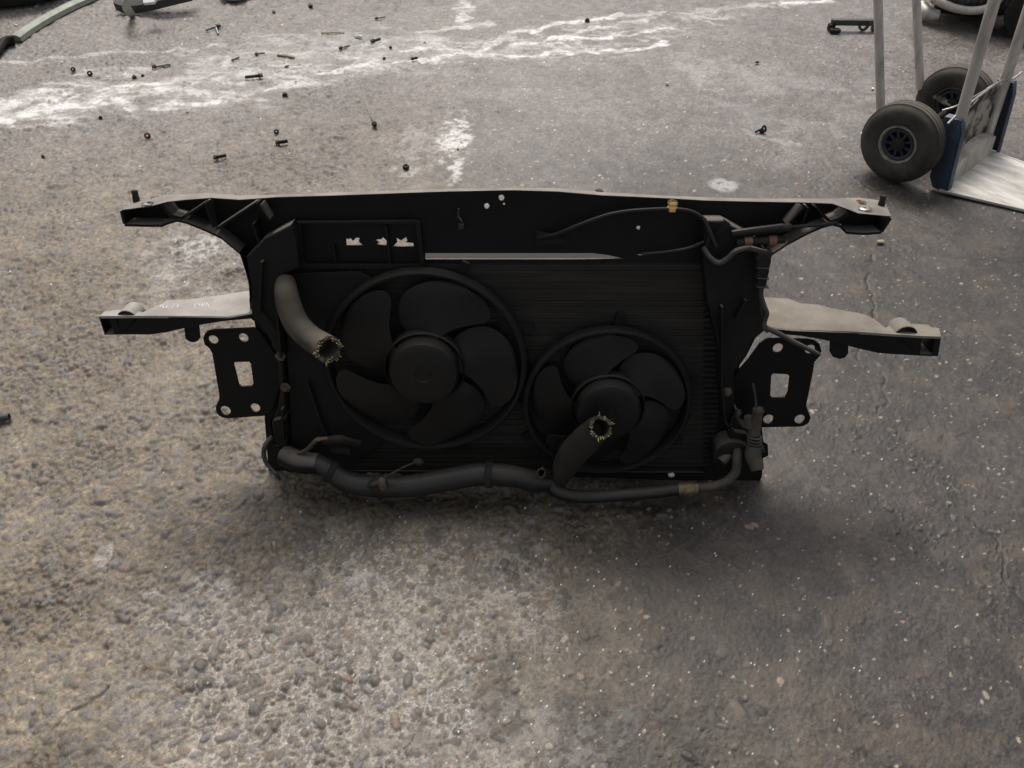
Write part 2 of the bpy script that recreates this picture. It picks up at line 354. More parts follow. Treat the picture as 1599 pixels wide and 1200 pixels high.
    for px, wd, amt in (([(-100,108),(0,97),(110,90),(180,83),(260,77),(350,72)], .022, .45), ([(640,55),(730,40),(770,34)], .025, .5), ([(718,-10),(724,12),(730,22),(727,40)], .04, .75),
                        ([(-60,205),(0,192),(39,181),(63,171),(100,166)], .055, .95), ([(-60,176),(0,165),(16,155),(74,144),(110,140)], .050, .9), ([(-40,186),(20,176),(60,165)], .035, .8), ([(79,158),(126,168),(158,147),(189,134),(231,129),(252,137)], .040, .9),
                        ([(113,171),(158,165),(184,158),(205,168)], .03, .85), ([(236,168),(276,159),(310,158),(341,158)], .035, .85), ([(328,147),(381,147),(420,137),(470,128)], .04, .7), ([(230,128),(290,140),(330,147)], .03, .6),
                        ([(500,115),(555,103),(600,100),(665,95),(725,83),(800,88)], .028, .85), ([(630,77),(665,65),(700,77),(740,80),(800,55)], .028, .85), ([(700,82),(760,86),(800,78)], .03, .7),
                        ([(800,50),(865,35),(925,27),(1040,20)], .030, .9), ([(800,72),(860,60),(900,55),(950,60),(1040,42)], .026, .9), ([(795,90),(830,89),(910,75),(980,82),(1045,67)], .026, .95), ([(870,62),(905,48),(960,38),(1020,28)], .02, .75), ([(800,62),(840,66),(880,72)], .02, .7),
                        ([(1230,6),(1290,1)], .05, .9), ([(1060,22),(1180,10),(1240,4)], .02, .45)):
        W = np.maximum(W, line(px, wd, amt, .045)*(.40+.55*lace)*(.75+1.0*n3).clip(0,1.25))
    def blot(px, py, rx, ry, amt, th=.45, seed=101, sc_=35.):
        c = G(px, py); e = G(px+rx, py); ex = abs(e.x-c.x); ey = abs(G(px, py-ry).y-c.y)
        r = np.hypot((X-c.x)/ex, (Y-c.y)/ey); f = fbm(X, Y, sc_, seed, 5, .65)
        return sst(th, th+.22, f + .30*(1-r))*sst(1.5, .7, r)*amt
    for q in ((708,215,28,40,.9,.5), (712,262,14,30,.75,.5), (655,225,60,36,.26,.55), (640,265,30,10,.4,.5), (300,385,50,26,.55,.5), (275,430,40,22,.4,.52), (330,465,40,20,.35,.52), (300,410,120,80,.18,.5),
              (1130,288,20,9,.45,.30), (165,868,16,22,.30,.48), (560,905,60,20,.5,.56), (300,940,120,60,.3,.56), (900,470,0.1,0.1,0,.5)):
        if q[4] > 0: W = np.maximum(W, blot(*q[:5], q[5], int(100+q[0]))*(.35+.65*free))
    # powdery white mortar, bottom left of centre
    for q in ((470,1010,330,170,.15,.48), (560,1150,400,110,.15,.48), (680,960,150,90,.15,.48), (800,900,80,80,.26,.53), (1340,140,50,60,.0,.5)):
        if q[4] > 0: W = np.maximum(W, blot(*q[:5], q[5], int(200+q[1]), 70.)*free)
    net = sst(.80, .95, 1-np.abs(2*fbm(X+q1*.01, Y+q2*.01, 95., 171, 3, .6)-1))
    W = np.maximum(W, net*np.maximum(blot(520,1040,330,190,1.,.40,301,9.), blot(740,930,150,100,.8,.42,302,12.))*free*.4)
    # pale scuffs right of the band
    for px, wd, amt in (([(1080,95),(1130,140)], .05, .2), ([(1160,95),(1190,125),(1200,140)], .08, .22), ([(1230,125),(1300,130)], .06, .18), ([(1170,205),(1210,215)], .05, .25), ([(1130,170),(1300,205)], .06, .15)):
        W = np.maximum(W, line(px, wd, amt, .12)*(.5+.5*n4))
    W *= (.55+.9*n4).clip(0, 1)
    C = C + (np.array([.72,.69,.665])-C)*np.clip(W*1.0,0,1)[..., None]
    # oily damp mixed with painted shade, under and in front of the panel
    oil_shade = np.zeros_like(X)
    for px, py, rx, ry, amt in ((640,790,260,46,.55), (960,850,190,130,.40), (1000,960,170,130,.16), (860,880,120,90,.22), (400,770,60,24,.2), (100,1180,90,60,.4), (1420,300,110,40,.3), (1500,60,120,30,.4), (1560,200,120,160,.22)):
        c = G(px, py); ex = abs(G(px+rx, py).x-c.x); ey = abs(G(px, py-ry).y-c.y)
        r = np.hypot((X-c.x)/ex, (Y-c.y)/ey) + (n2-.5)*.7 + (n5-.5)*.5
        oil_shade = np.maximum(oil_shade, sst(1.15, .35, r)*amt)
    C = C*(1-oil_shade[..., None]*np.array([.80,.82,.86]))
    # cracks
    for px in ([(1530,800),(1560,845),(1582,880),(1590,930),(1640,960)], [(190,1010),(205,960),(208,930)], [(10,1195),(60,1170),(120,1140),(150,1095)], [(1190,215),(1205,225),(1230,235)], [(1350,400),(1365,470),(1360,560),(1375,640)]):
        d = pd(px, .10); k = sst(.0045, .001, d)*sst(.35, .6, n5); C *= (1-.5*k)[..., None]; hgt -= k*.003
    # glassy crumbs, their glints painted in as white
    k = rng.integers(0, NR*NC, 2600); ii, jj = np.unravel_index(k, X.shape); ok = ii < NR*.93
    keep = rng.random(len(ii)) < .10+.90*np.exp(-((X[ii, jj]-.0)**2+(Y[ii, jj]-.72)**2)/.10); ok &= (keep)
    C[ii[ok], jj[ok]] = .8; hgt[ii[ok], jj[ok]] += .001
    rough = np.clip(.66 - .10*(1-left) - .05*far - .04*oil_shade + .15*W + (n4-.5)*.22, .26, .95)
    C = np.clip(C, .012, .85)
    # contact: the yard stays at or below z = 0 under things
    hgt = np.clip(hgt - .003, -.012, .004)
    # mesh: fine fan + wide surround out to the horizon
    V = np.stack([X, Y, hgt], -1).reshape(-1, 3)
    idx = np.arange(NR*NC).reshape(NR, NC)
    Q = np.stack([idx[:-1, :-1], idx[:-1, 1:], idx[1:, 1:], idx[1:, :-1]], -1).reshape(-1, 4)
    b = len(V); y0, y1, w0, w1 = ys[0], ys[-1], hw[0], hw[-1]; zb = -.006
    far_v = np.array([(-w0+.01, y0+.01, zb), (w0-.01, y0+.01, zb), (w1-.01, y1-.01, zb), (-w1+.01, y1-.01, zb), (-300, -300, zb), (300, -300, zb), (300, 300, zb), (-300, 300, zb)])
    V = np.vstack([V, far_v]); Q = np.vstack([Q, np.array([(4,5,1,0), (5,6,2,1), (6,7,3,2), (7,4,0,3)])+b])
    me = bpy.data.meshes.new('ground'); me.vertices.add(len(V)); me.vertices.foreach_set('co', V.astype(np.float32).ravel())
    me.loops.add(Q.size); me.loops.foreach_set('vertex_index', Q.astype(np.int32).ravel())
    me.polygons.add(len(Q)); me.polygons.foreach_set('loop_start', np.arange(0, Q.size, 4, dtype=np.int32)); me.polygons.foreach_set('loop_total', np.full(len(Q), 4, dtype=np.int32))
    me.polygons.foreach_set('use_smooth', np.ones(len(Q), bool)); me.update(calc_edges=True)
    ca = me.attributes.new('yard_colour', 'FLOAT_COLOR', 'POINT'); cc = np.ones((len(V), 4), np.float32); cc[:b, :3] = C.reshape(-1, 3); cc[b:, :3] = (.15,.135,.13); ca.data.foreach_set('color', cc.ravel())
    ra = me.attributes.new('yard_rough', 'FLOAT', 'POINT'); rr = np.full(len(V), .6, np.float32); rr[:b] = rough.ravel(); ra.data.foreach_set('value', rr)
    m = bpy.data.materials.new('yard_surface'); m.use_nodes = True; t = m.node_tree; N, K = t.nodes, t.links; p = N['Principled BSDF']
    a1 = N.new('ShaderNodeAttribute'); a1.attribute_name = 'yard_colour'; a2 = N.new('ShaderNodeAttribute'); a2.attribute_name = 'yard_rough'
    tc = N.new('ShaderNodeTexCoord'); nz = N.new('ShaderNodeTexNoise'); nz.inputs['Scale'].default_value = 420; nz.inputs['Detail'].default_value = 4; K.new(tc.outputs['Object'], nz.inputs['Vector'])
    mr = N.new('ShaderNodeMapRange'); K.new(nz.outputs['Fac'], mr.inputs[0]); mr.inputs[1].default_value = .3; mr.inputs[2].default_value = .7; mr.inputs[3].default_value = .72; mr.inputs[4].default_value = 1.28
    mu = N.new('ShaderNodeVectorMath'); mu.operation = 'SCALE'; K.new(a1.outputs['Color'], mu.inputs[0]); K.new(mr.outputs[0], mu.inputs['Scale'])
    K.new(mu.outputs[0], p.inputs['Base Color']); K.new(a2.outputs['Fac'], p.inputs['Roughness'])
    bp = N.new('ShaderNodeBump'); bp.inputs['Strength'].default_value = .35; bp.inputs['Distance'].default_value = .0015; K.new(nz.outputs['Fac'], bp.inputs['Height']); K.new(bp.outputs[0], p.inputs['Normal'])
    p.inputs['Specular IOR Level'].default_value = .45
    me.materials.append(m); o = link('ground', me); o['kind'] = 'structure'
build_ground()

# ------------------------------------------------------------------ FRONT PANEL with radiator and fans
PR = empty('radiator_front_panel', (0, G0, 0), (math.radians(90-TILT), 0, 0))
tag(PR, 'black plastic car front panel with radiator and twin cooling fans standing upright on the yard', 'car front panel')
NB = -.034                                               # the carrier's back wall
mid = lambda n: L(800, 400, n)
wall = [(190,327.5),(235,322.5),(262,315.5),(290,312.5),(330,309.5),(375,312.5),(430,308.5),(530,305.5),(640,301.5),(700,299.5),(800,297.5),(870,299.5),(940,305.5),(1050,310.5),(1100,313.5),(1180,315.5),(1250,316.5),(1300,318.5),(1325,326.5),(1340,333.5),(1390,337.5),
        (1388,352),(1322,356),(1312,350),(1290,351),(1265,360),(1232,376),(1206,394),(1201,412),(1196,430),(1190,455),(1190,478),(1196,500),(1196,515),(1180,528),(1166,556),(1150,578),(1148,600),(1150,650),(1163,663),(1190,668),(1192,690),(1199,694),(1200,712),(1192,716),(1190,745),(1182,764),(1160,768),
        (1000,768),(800,764),(600,758),(480,750),(468,745),(448,727),(444,714),(436,698),(427,696),(421,657),(431,640),(436,610),(430,580),(428,548),(402,507),(392,498),(389,470),(390,455),(387,430),(381,415),(374,394),(345,368),(320,356),(290,345),(262,342),(252,345),(194,348)]
rag = lambda pts: px2(pts, NB)
wh = [rag([(540,374),(548,373),(551,377),(556,372),(561,372),(560,378),(566,383),(541,383)]), rag([(586,375),(596,374),(598,371),(604,377),(603,383),(588,382),(592,379)]), rag([(619,372),(626,376),(634,371),(636,376),(633,379),(645,380),(646,385),(614,385),(620,379)]),
      rag([(664,396),(925,396),(950,399),(972,404),(900,405),(664,405)]),
      hole(760,322,4.2,NB,14), hole(783,309,4.5,NB,14), hole(787,319,1.8,NB,8), hole(997,356,3,NB,12), hole(430,526,3.6,NB,12), hole(1163,543,3.4,NB,12), rag([(996,397.5),(1009,397.5),(1009,399),(996,399)]),
      rag([(412,412),(1098,412),(1098,738),(420,735)])]
wb = MB(); mb_plate(wb, [px2(wall, NB)] + wh, NB-.004, NB, .0008)
# arched bottom flange and arm-end boxes, bracing ribs inside the channel
def shelf(mb, pts, n0, n1, t, below=True, m2=None):       # pts: pixels along the front edge (on plane nf); slab between n0 and n1
    Q = [L(a, b, n1) for a, b in pts]; vs = []; m = len(Q)
    for q in Q:
        dy = -t if below else t
        vs += [(q.x, q.y, n0), (q.x, q.y, n1), (q.x, q.y+dy, n1), (q.x, q.y+dy, n0)]
    fs = [(0,1,2,3), ((m-1)*4+3, (m-1)*4+2, (m-1)*4+1, (m-1)*4)]
    for i in range(m-1):
        for k in range(4): fs.append((i*4+k, (i+1)*4+k, (i+1)*4+(k+1) % 4, i*4+(k+1) % 4))
    mb.add(vs, fs)
shelf(wb, [(194,350),(225,351),(252,351)], NB, 0, .004)
shelf(wb, [(252,351),(262,347),(276,343),(290,346),(320,358),(345,370),(374,394),(382,418),(388,440),(390,470)], NB, 0, .004)
shelf(wb, [(1377,362),(1350,364),(1322,362)], NB, 0, .004)
shelf(wb, [(1322,362),(1313,352),(1300,349),(1285,353),(1262,363),(1230,380),(1204,397),(1199,420),(1194,445),(1190,470)], NB, 0, .004)
def rib(mb, a, b, n0=NB, n1=-.004, t=.0016):
    A, B = L(*a, n1), L(*b, n1); d = (B-A); nrm = Vector((-d.y, d.x, 0)).normalized()*t
    mb.prism([(A-nrm)[:2], (B-nrm)[:2], (B+nrm)[:2], (A+nrm)[:2]], n0, n1)
for a, b in (((320,318),(333,356)), ((315,322),(288,340)), ((400,318),(338,358)), ((405,322),(420,344)), ((395,350),(410,400)), ((1262,325),(1252,352)), ((1275,324),(1293,345)), ((1255,325),(1230,352))): rib(wb, a, b)
# arm ends: end cheeks
for a, b in (((189,330),(194,350)), ((1391,341),(1377,363))): rib(wb, a, b, NB, 0, .0022)
for a, b in (((253,322),(268,338)), ((268,338),(284,342)), ((1325,333),(1310,343)), ((1310,343),(1298,347))): rib(wb, a, b, NB, -.002, .003)
carrier = wb.build('carrier_frame', M['plastic'], PR)
# dusty top lip of the beam: real shelf running the whole width, wide at the arm ends
lip = [(189,328,215,312),(235,322,235,309),(262,315,262,304),(290,312,290,303),(330,309,325,301),(375,312,375,305),(430,308,430,304),(530,305,530,300),(640,301,640,297),(700,299,700,295),(800,297,800,293),(870,299,870,294),(940,305,940,300),(1050,310,1050,306),(1100,313,1100,308),(1180,315,1180,310),(1250,316,1250,310),(1300,318,1300,310),(1325,327,1325,309),(1340,333,1345,309),(1392,338,1381,314)]
tb = MB(); vs = []
for fx, fy, bx, by in lip:
    f = L(fx, fy, 0); b = Ly(bx, by, f.y)
    vs += [(f.x, f.y, 0), (b.x, f.y, min(b.z, -.008)), (b.x, f.y-.002, min(b.z, -.008)), (f.x, f.y-.002, 0)]
m_ = len(lip); fs = [(0,1,2,3), tuple((m_-1)*4+k for k in (3,2,1,0))]
for i in range(m_-1):
    for k in range(4): fs.append((i*4+k, (i+1)*4+k, (i+1)*4+(k+1) % 4, i*4+(k+1) % 4))
tb.add(vs, fs); toplip = tb.build('top_lip', M['topl'], PR, bev=.0008)
# washers set in the arm-end lips and rubber pins standing on them
for px, py, m in ((1341,316,M['rust']), (1350,327,M['steel']), (233,319,M['alu_dirty']), (247,309,M['alu_dirty'])):
    yy = L(1340 if px > 800 else 235, 333 if px > 800 else 322, 0).y + .0002; c = Ly(px, py, yy)
    X90 = Matrix.Translation(c) @ Matrix.Rotation(-math.pi/2, 4, 'X')
    MB().lathe([(.0028,.0),(.0028,.0022),(.0065,.0022),(.0085,.0010),(.0085,0)], seg=20, xf=X90).build('washer', m, toplip)
    MB().lathe([(.0105,0),(.0105,.0006),(.0118,.0006),(.0118,0)], seg=24, xf=X90).build('washer_recess', M['black_metal'], toplip)
for px, py, yref in ((213,313,(215,325)), (1376,321,(1380,337))):
    yy = L(*yref, 0).y; c = Ly(px, py, yy)
    MB().lathe([(0,.016),(.0045,.016),(.0052,.014),(.0046,.009),(.0056,.003),(.0056,-.003),(0,-.003)], seg=14, xf=Matrix.Translation(c) @ Matrix.Rotation(-math.pi/2, 4, 'X')).build('rubber_pin', M['blackrub'], PR)
# side pillars: raised hollow channels either side of the radiator
def pillar(pts, inner):
    b = MB(); mb_plate(b, [px2(pts, -.002)], NB, -.002, .003)
    for a, c in inner: rib(b, a, c, NB, .010, .002)
    return b.build('side_pillar', M['pillar'], PR)
pillar([(384,402),(412,372),(455,350),(462,372),(468,418),(440,430),(432,470),(440,560),(446,640),(450,700),(446,712),(437,696),(428,692),(424,660),(433,640),(437,610),(431,546),(405,505),(393,495),(391,470),(391,452),(388,430)],
       [((408,410),(404,490)), ((404,490),(430,520)), ((440,640),(442,690)), ((446,655),(428,659)), ((430,470),(438,560))])
pillar([(1100,345),(1130,345),(1180,372),(1202,398),(1196,440),(1190,456),(1188,480),(1193,500),(1192,518),(1176,530),(1162,560),(1147,578),(1146,600),(1148,650),(1162,667),(1188,675),(1188,690),(1140,690),(1130,640),(1126,560),(1104,470),(1098,410)],
       [((1128,480),(1128,600)), ((1128,600),(1133,660)), ((1133,660),(1146,676)), ((1146,676),(1166,680)), ((1165,470),(1150,500)), ((1150,640),(1138,672))])
# radiator core with its fins, side tanks and base
cb = MB(); a = L(412,412,NB); c = L(1098,742,NB); a2 = L(1098,412,NB); CX = Matrix.Translation(a) @ Matrix.Rotation(math.atan2(a2.y-a.y, a2.x-a.x), 4, 'Z') @ Matrix.Translation(-a)   # the core sits a touch crooked
cb.box((a.x-.01, .02, -.085), (c.x+.01, a.y+.0005, -.0345), xf=CX)
ny = 38
for i in range(ny):
    y = .026 + (a.y-.030)*i/(ny-1); cb.box((a.x-.002, y-.0022, -.0347), (c.x+.002, y+.0022, -.0330+.0006*math.sin(i*2.3)), xf=CX)
cb.build('radiator_core', M['core'], PR)
tk = MB()
for x in (a.x-.005, c.x+.005): tk.box((x-.03, .004, -.10), (x+.03, a.y-.006, -.039))
tk.box((a.x-.035, .001, -.11), (c.x+.035, .030, -.036))
tk.build('radiator_tank', M['shroud'], PR, bev=.006)
# fan shroud
F1 = L(664,571,-.006); R1 = .168; F2 = L(948,633,-.006); R2 = .142
NS = -.018
sb = MB()
arc = [(F1.x+(R1+.006)*math.cos(t), F1.y+(R1+.006)*math.sin(t)) for t in np.linspace(2.05, 4.25, 28)]
mb_plate(sb, [px2([(452,640),(448,560),(446,440),(452,428)], NS) + px2([(560,424)], NS) + arc + px2([(560,726),(480,728),(456,706)], NS)], NS-.003, NS, .001)
for c0, R, A_ in ((F1, R1, (.35, 1.2, -.5, -1.25)), (F2, R2, (.25, 1.5, 2.6, -.55, -1.5, -2.6))):
    for t in A_:
        u_ = Vector((math.cos(t), math.sin(t))); v_ = Vector((-u_.y, u_.x)); o_ = Vector(c0[:2])
        sb.prism([o_+u_*R+v_*.011, o_+u_*R-v_*.011, o_+u_*(R+.030)-v_*.006, o_+u_*(R+.030)+v_*.006], -.0335, NS-.006)
for c0, R in ((F1, R1), (F2, R2)):
    sb.lathe([(R+.010, NS-.001), (R+.009,-.006), (R+.005,-.001), (R+.001,-.002), (R-.001,-.006), (R-.001,-.032), (R+.002,-.032), (R+.002,-.02)], (c0.x, c0.y, 0), 72)
for pts in ([(480,600),(500,660),(520,700)],):
    for p, q in zip(pts[:-1], pts[1:]): rib(sb, p, q, NS, NS+.012, .002)
shroud = sb.build('fan_shroud', M['shroud'], PR, ang=30)
def fan(c0, R, hr, nb, ph, zf, sweep):
    f = MB(); 
    f.lathe([(0, zf-.002), (hr*.22, zf-.002), (hr*.24, zf), (hr*.80, zf+.001), (hr*.93, zf-.002), (hr, zf-.011), (hr*1.02, zf-.034), (hr*.9, zf-.034), (0, zf-.034)], (c0.x, c0.y, 0), 48)
    f.lathe([(hr*1.16, zf-.038), (hr*1.16, zf-.022), (hr*1.12, zf-.019), (hr*1.08, zf-.022), (hr*1.08, zf-.038)], (c0.x, c0.y, 0), 48)
    for k in range(3):                                  # stays that hold the motor
        t = k*2.094+.5; u, v = Vector((math.cos(t), math.sin(t))), Vector((-math.sin(t), math.cos(t)))
        o2 = Vector((c0.x, c0.y)); f.prism([o2+u*hr*.8+v*.006, o2+u*hr*.8-v*.006, o2+u*(R+.004)-v*.005, o2+u*(R+.004)+v*.005], -.0335, -.0305)
    hub = f.build('cooling_fan', M['fan'], PR)
    for k in range(nb):
        b = MB(); nr, na = 26, 16; vs = []
        for side in (0, 1):
            for i in range(nr+1):
                t = i/nr; r = hr*.97 + (R*.975-hr*.97)*t
                a0 = ph + k*2*math.pi/nb + sweep*t**1.4; wd = (.50 + .42*math.sin(math.pi*min(1, t*.62+.12)))*math.sqrt(max(.02, 1-.92*(max(0, t-.62)/.38)**2.4))*(6.2/nb)
                for j in range(na+1):
                    s_ = j/na - .5; an = a0 + s_*wd; z = zf - .030 - .018*s_*(1.1-.4*t) - .006*t + .004*math.cos(s_*3) - side*.0022
                    vs.append((c0.x+r*math.cos(an), c0.y+r*math.sin(an), z))
        n_ = (nr+1)*(na+1); fs = []
        for i in range(nr):
            for j in range(na):
                q = (i*(na+1)+j, i*(na+1)+j+1, (i+1)*(na+1)+j+1, (i+1)*(na+1)+j); fs.append(q); fs.append(tuple(n_+x for x in q[::-1]))
        bd = [j for j in range(na+1)] + [(i)*(na+1)+na for i in range(1, nr+1)] + [nr*(na+1)+j for j in range(na-1, -1, -1)] + [i*(na+1) for i in range(nr-1, 0, -1)]
        for q, p in zip(bd, bd[1:]+bd[:1]): fs.append((q, p, n_+p, n_+q))
        b.add(vs, fs); b.build('fan_blade', M['fan'], hub)
fan(F1, R1, .061, 5, .35, .028, -.55)
fan(F2, R2, .058, 5, .9, .024, -.60)
# intake duct on the beam
db = MB(); n1 = NB+.010; do = px2([(463,347),(650,345),(656,349),(663,416),(659,421),(474,420),(467,414)], n1); di = px2([(470,351),(648,350),(656,412),(652,414),(478,413),(474,410)], n1)
mb_plate(db, [do, di], NB+.0005, n1, .001)
for a, b in (((520,383),(524,412)), ((602,352),(609,412))): rib(db, a, b, NB, n1-.002, .0014)
db.build('air_duct', M['shroud'], PR)
# steel bumper mounting plates
def mplate(outer, holes, rect):
    n = -.030; b = MB(); mb_plate(b, [px2(outer, n), px2(rect, n)] + [hole(*h, n) for h in holes], n-.004, n, .0008)
    return b.build('mounting_plate', M['black_metal'], PR)
mplate([(317,528),(320,521),(325,517),(333,515),(396,512),(401,515),(407,521),(424,546),(436,560),(440,600),(434,614),(428,636),(420,648),(412,650),(356,654),(348,653),(341,649),(337,642),(337,635),(342,624),(342,616),(331,552),(327,545),(319,538)],
       [(333,531,7.5),(380,528,7.5),(352,641.5,7.8),(398.5,637,7.5)], [(367,566),(389,565.5),(391.5,569),(395.5,599),(393,603),(377,604),(373,601),(365,569)])
mplate([(1196,530),(1202,528.5),(1262,530),(1272,532),(1280,538),(1283,548),(1281,556),(1272,566),(1270,580),(1259,634),(1263,644),(1266,653),(1263,661),(1255,666),(1246,667),(1190,668),(1160,664),(1145,640),(1145,590),(1152,580),(1168,562),(1186,537)],
       [(1215,544,8),(1265,546,8),(1200,655,8),(1249,655,8)], [(1207,584),(1229,585),(1233,588),(1230.5,612),(1226,621),(1206,621.5),(1203,618),(1204.5,587)])
# lower headlamp brackets: dusty shelf on a dark web with box tip
def bracket(top, web, tipo, tipi, tab, bump, m, yref, deep):
    y0 = L(*yref, 0).y
    b = MB(); mb_plate(b, [px2(web, 0)], -.005, 0, .0008)
    mb_plate(b, [px2(tipo, 0), px2(tipi, 0)], -.050, 0, .0008)
    mb_plate(b, [px2(tab, -.008)], -.013, -.008, .001)
    c0 = L(bump[0], bump[1], 0); r = bump[2]
    b.lathe([(r, -.034), (r, 0), (r-.003, 0), (r-.003, -.034)], (c0.x, c0.y, 0), 20, a0=0, a1=math.pi, close=True)
    rib(b, bump[3], bump[4], -.04, 0, .0012)
    lo = [L(q[0], q[1], 0) for q in deep]; vs = []       # bottom flange
    for q in lo: vs += [(q.x, q.y, -.05), (q.x, q.y, -.0052), (q.x, q.y+.003, -.0052), (q.x, q.y+.003, -.05)]
    fs = [(0,1,2,3), tuple((len(lo)-1)*4+k for k in (3,2,1,0))]
    for i in range(len(lo)-1):
        for k in range(4): fs.append((i*4+k, (i+1)*4+k, (i+1)*4+(k+1) % 4, i*4+(k+1) % 4))
    b.add(vs, fs)
    o = b.build('headlamp_bracket', M['plastic'], PR)
    t = MB(); P = [Ly(a, c, y0) for a, c in top]; n = len(P)
    t.add([(p.x, y0+.0012, p.z) for p in P] + [(p.x, y0-.003, p.z) for p in P], [tuple(range(n)), tuple(range(2*n-1, n-1, -1))] + [(i, (i+1) % n, n+(i+1) % n, n+i) for i in range(n)])
    t.build('top_plate', m, o)
    t2 = MB(); t2.lathe([(r+.0006, -.036), (r+.0006, -.001), (r+.0002, -.001), (r+.0002, -.036)], (c0.x, c0.y, 0), 20, a0=.25, a1=math.pi-.25, close=True); t2.build('arch_cover', m, o)
    return o, y0
bl_, yl = bracket([(156,495),(163,488),(186,485),(214,486),(222,489),(252,476),(262,470),(300,468),(345,462),(389,455),(391,480),(390,490),(355,496),(330,495),(213,494.5)],
        [(186,497),(213,495),(330,496),(356,497),(391,491),(393,498),(350,502),(318,507),(288,513),(262,519),(235,523),(186,523)],
        [(154,495),(180,496),(190,523),(163,523.5)], [(157.5,498),(171,499),(178,521),(164.5,521)],
        [(287,510),(310,509),(312,528),(309,533),(303,535.5),(295,534),(289,529)], (198.5,500,.0165,(212,500),(190,522)), M['platel'], (300,495.5),
        [(186,523),(235,523),(262,519),(288,513),(318,507),(350,502),(391,498)])
br_, yr = bracket([(1192,465),(1232,468),(1250,475),(1278,477),(1300,483),(1340,490),(1352,493),(1366,500),(1382,513),(1392,508),(1436,509),(1466,514),(1469,527),(1440,526),(1392,523),(1330,519),(1240,516),(1200,512),(1190,500)],
        [(1200,513),(1240,517),(1330,520),(1393,523),(1437,526),(1437,556),(1400,554),(1372,552),(1345,546),(1322,540),(1290,532),(1250,525),(1205,521)],
        [(1437,525),(1470,527),(1465,557),(1433,556)], [(1440,528),(1459,529.5),(1456,553),(1437,553)],
        [(1297,532),(1325,537),(1325,552),(1320,559),(1311,561.5),(1301,558),(1296,550)], (1414,527,.0195,(1402,525),(1430,552)), M['plater'], (1330,519.5),
        [(1437,556),(1400,554),(1372,552),(1345,546),(1322,540),(1290,532),(1250,525),(1205,521)])
# chalk scribble on the pale bracket shelf
kb = MB(); rs = random.Random(3)
for x0, x1 in ((247,252),(253,259),(259,264),(266,272),(274,283),(299,306),(308,313),(314,321),(322,331)):
    pts = []
    for k in range(rs.choice((3,4,4,5))):
        q = Ly(x0+(x1-x0)*rs.random(), 476+8*rs.random() - (x0-247)*.03, yl); pts.append((q.x, yl+.0014, q.z))
    kb.tube(pts, .00045, 5, sub=4)
kb.build('chalk_scribble', M['chalk'], bl_)
# coolant hoses
def frayed(parent, c, axis, r, n, mi, ln=.007):
    b = MB(); u = axis.orthogonal().normalized(); v = axis.cross(u); rs = random.Random(int(r*1e5))
    for i in range(n):
        t = rs.random()*6.283; rr = r*(.76+.28*rs.random()); p = c + (u*math.cos(t)+v*math.sin(t))*rr
        o = (u*math.cos(t)+v*math.sin(t)); q = p + o*ln*(.1+1.3*rs.random()**2.5) + axis*ln*rs.random()*.8 + u*(rs.random()-.5)*.004
        b.tube([p - axis*.002, (p+q)/2 + v*(rs.random()-.5)*.003, q], [.0008, .0007, .0003], 5, sub=2)
    b.build('frayed_edge', mi, parent)
hp = [L(446,440,-.01), L(447,456,.012), L(452,480,.022), L(464,507,.032), L(485,528,.045), L(503,539,.062), L(513,546,.080)]
h1 = MB().tube(hp, [.016,.019,.0205,.021,.021,.0215,.0225], 24, hollow=True, jag=.004).build('upper_coolant_hose', M['hose_dusty'], PR)
frayed(h1, hp[-1], (hp[-1]-hp[-2]).normalized(), .0205, 46, M['fray'])
hl = [L(462,722,.005), L(492,722,.030), L(512,732,.040), L(538,751,.048), L(575,759,.050), L(640,759,.050), L(700,749,.046), L(752,741,.040), L(800,744,.036), L(838,752,.030), L(868,752,.020)]
h2 = MB().tube(hl, [.015,.016,.0178,.0195,.0195,.0205,.0208,.0208,.0205,.0195,.018], 24, sub=8).build('lower_coolant_hose', M['hose'], PR)
for px, py, n, r in ((517,736,.041,.0215), (764,741,.040,.0232)):
    q = L(px, py, n); ax = Vector((1, -.55 if px < 600 else .02, .1)).normalized()
    MB().lathe([(r,-.006),(r+.0015,-.005),(r+.0015,.005),(r,.006),(r-.002,0)], seg=24, close=True, xf=Matrix.Translation(q) @ ax.to_track_quat('Z','Y').to_matrix().to_4x4()).build('hose_clip', M['blackrub'], h2)
hb = [L(872,757,.018), L(878,738,.030), L(893,711,.045), L(914,688,.058), L(931,672,.072), L(938,668,.086)]
h3 = MB().tube(hb, [.012,.020,.0265,.026,.0225,.0205], 24, hollow=True, jag=.004).build('branch_hose', M['hose_mid'], PR)
frayed(h3, hb[-1], (hb[-1]-hb[-2]).normalized(), .0185, 40, M['fray'], .006)
ha = [L(862,744,.024), L(864,762,.034), L(885,773,.042), L(925,776,.044), L(985,772,.042), L(1030,768,.038), L(1060,764,.034)]
h4 = MB().tube(ha, [.010,.0125,.0125,.012,.0115,.0115,.0115], 18).build('air_conditioning_hose', M['hose'], PR)
MB().tube([L(1058,764,.034), L(1072,763,.033), L(1088,762,.032)], .0128, 18, sub=1).build('ferrule', M['ferrule'], h4)
MB().tube([L(1086,762,.032), L(1110,760,.030), L(1132,753,.028), L(1148,738,.025), L(1151,715,.018), L(1151,700,.0)], .0085, 14).build('metal_pipe', M['hose_dusty'], h4)
st = [L(868,746,.02), L(856,741,.036), L(845,739,.052)]
h5 = MB().tube(st, [.007,.0085,.0095], 16, hollow=True, jag=.002).build('hose_stub', M['hose'], PR); frayed(h5, st[-1], (st[-1]-st[-2]).normalized(), .0085, 26, M['gunk'], .003)
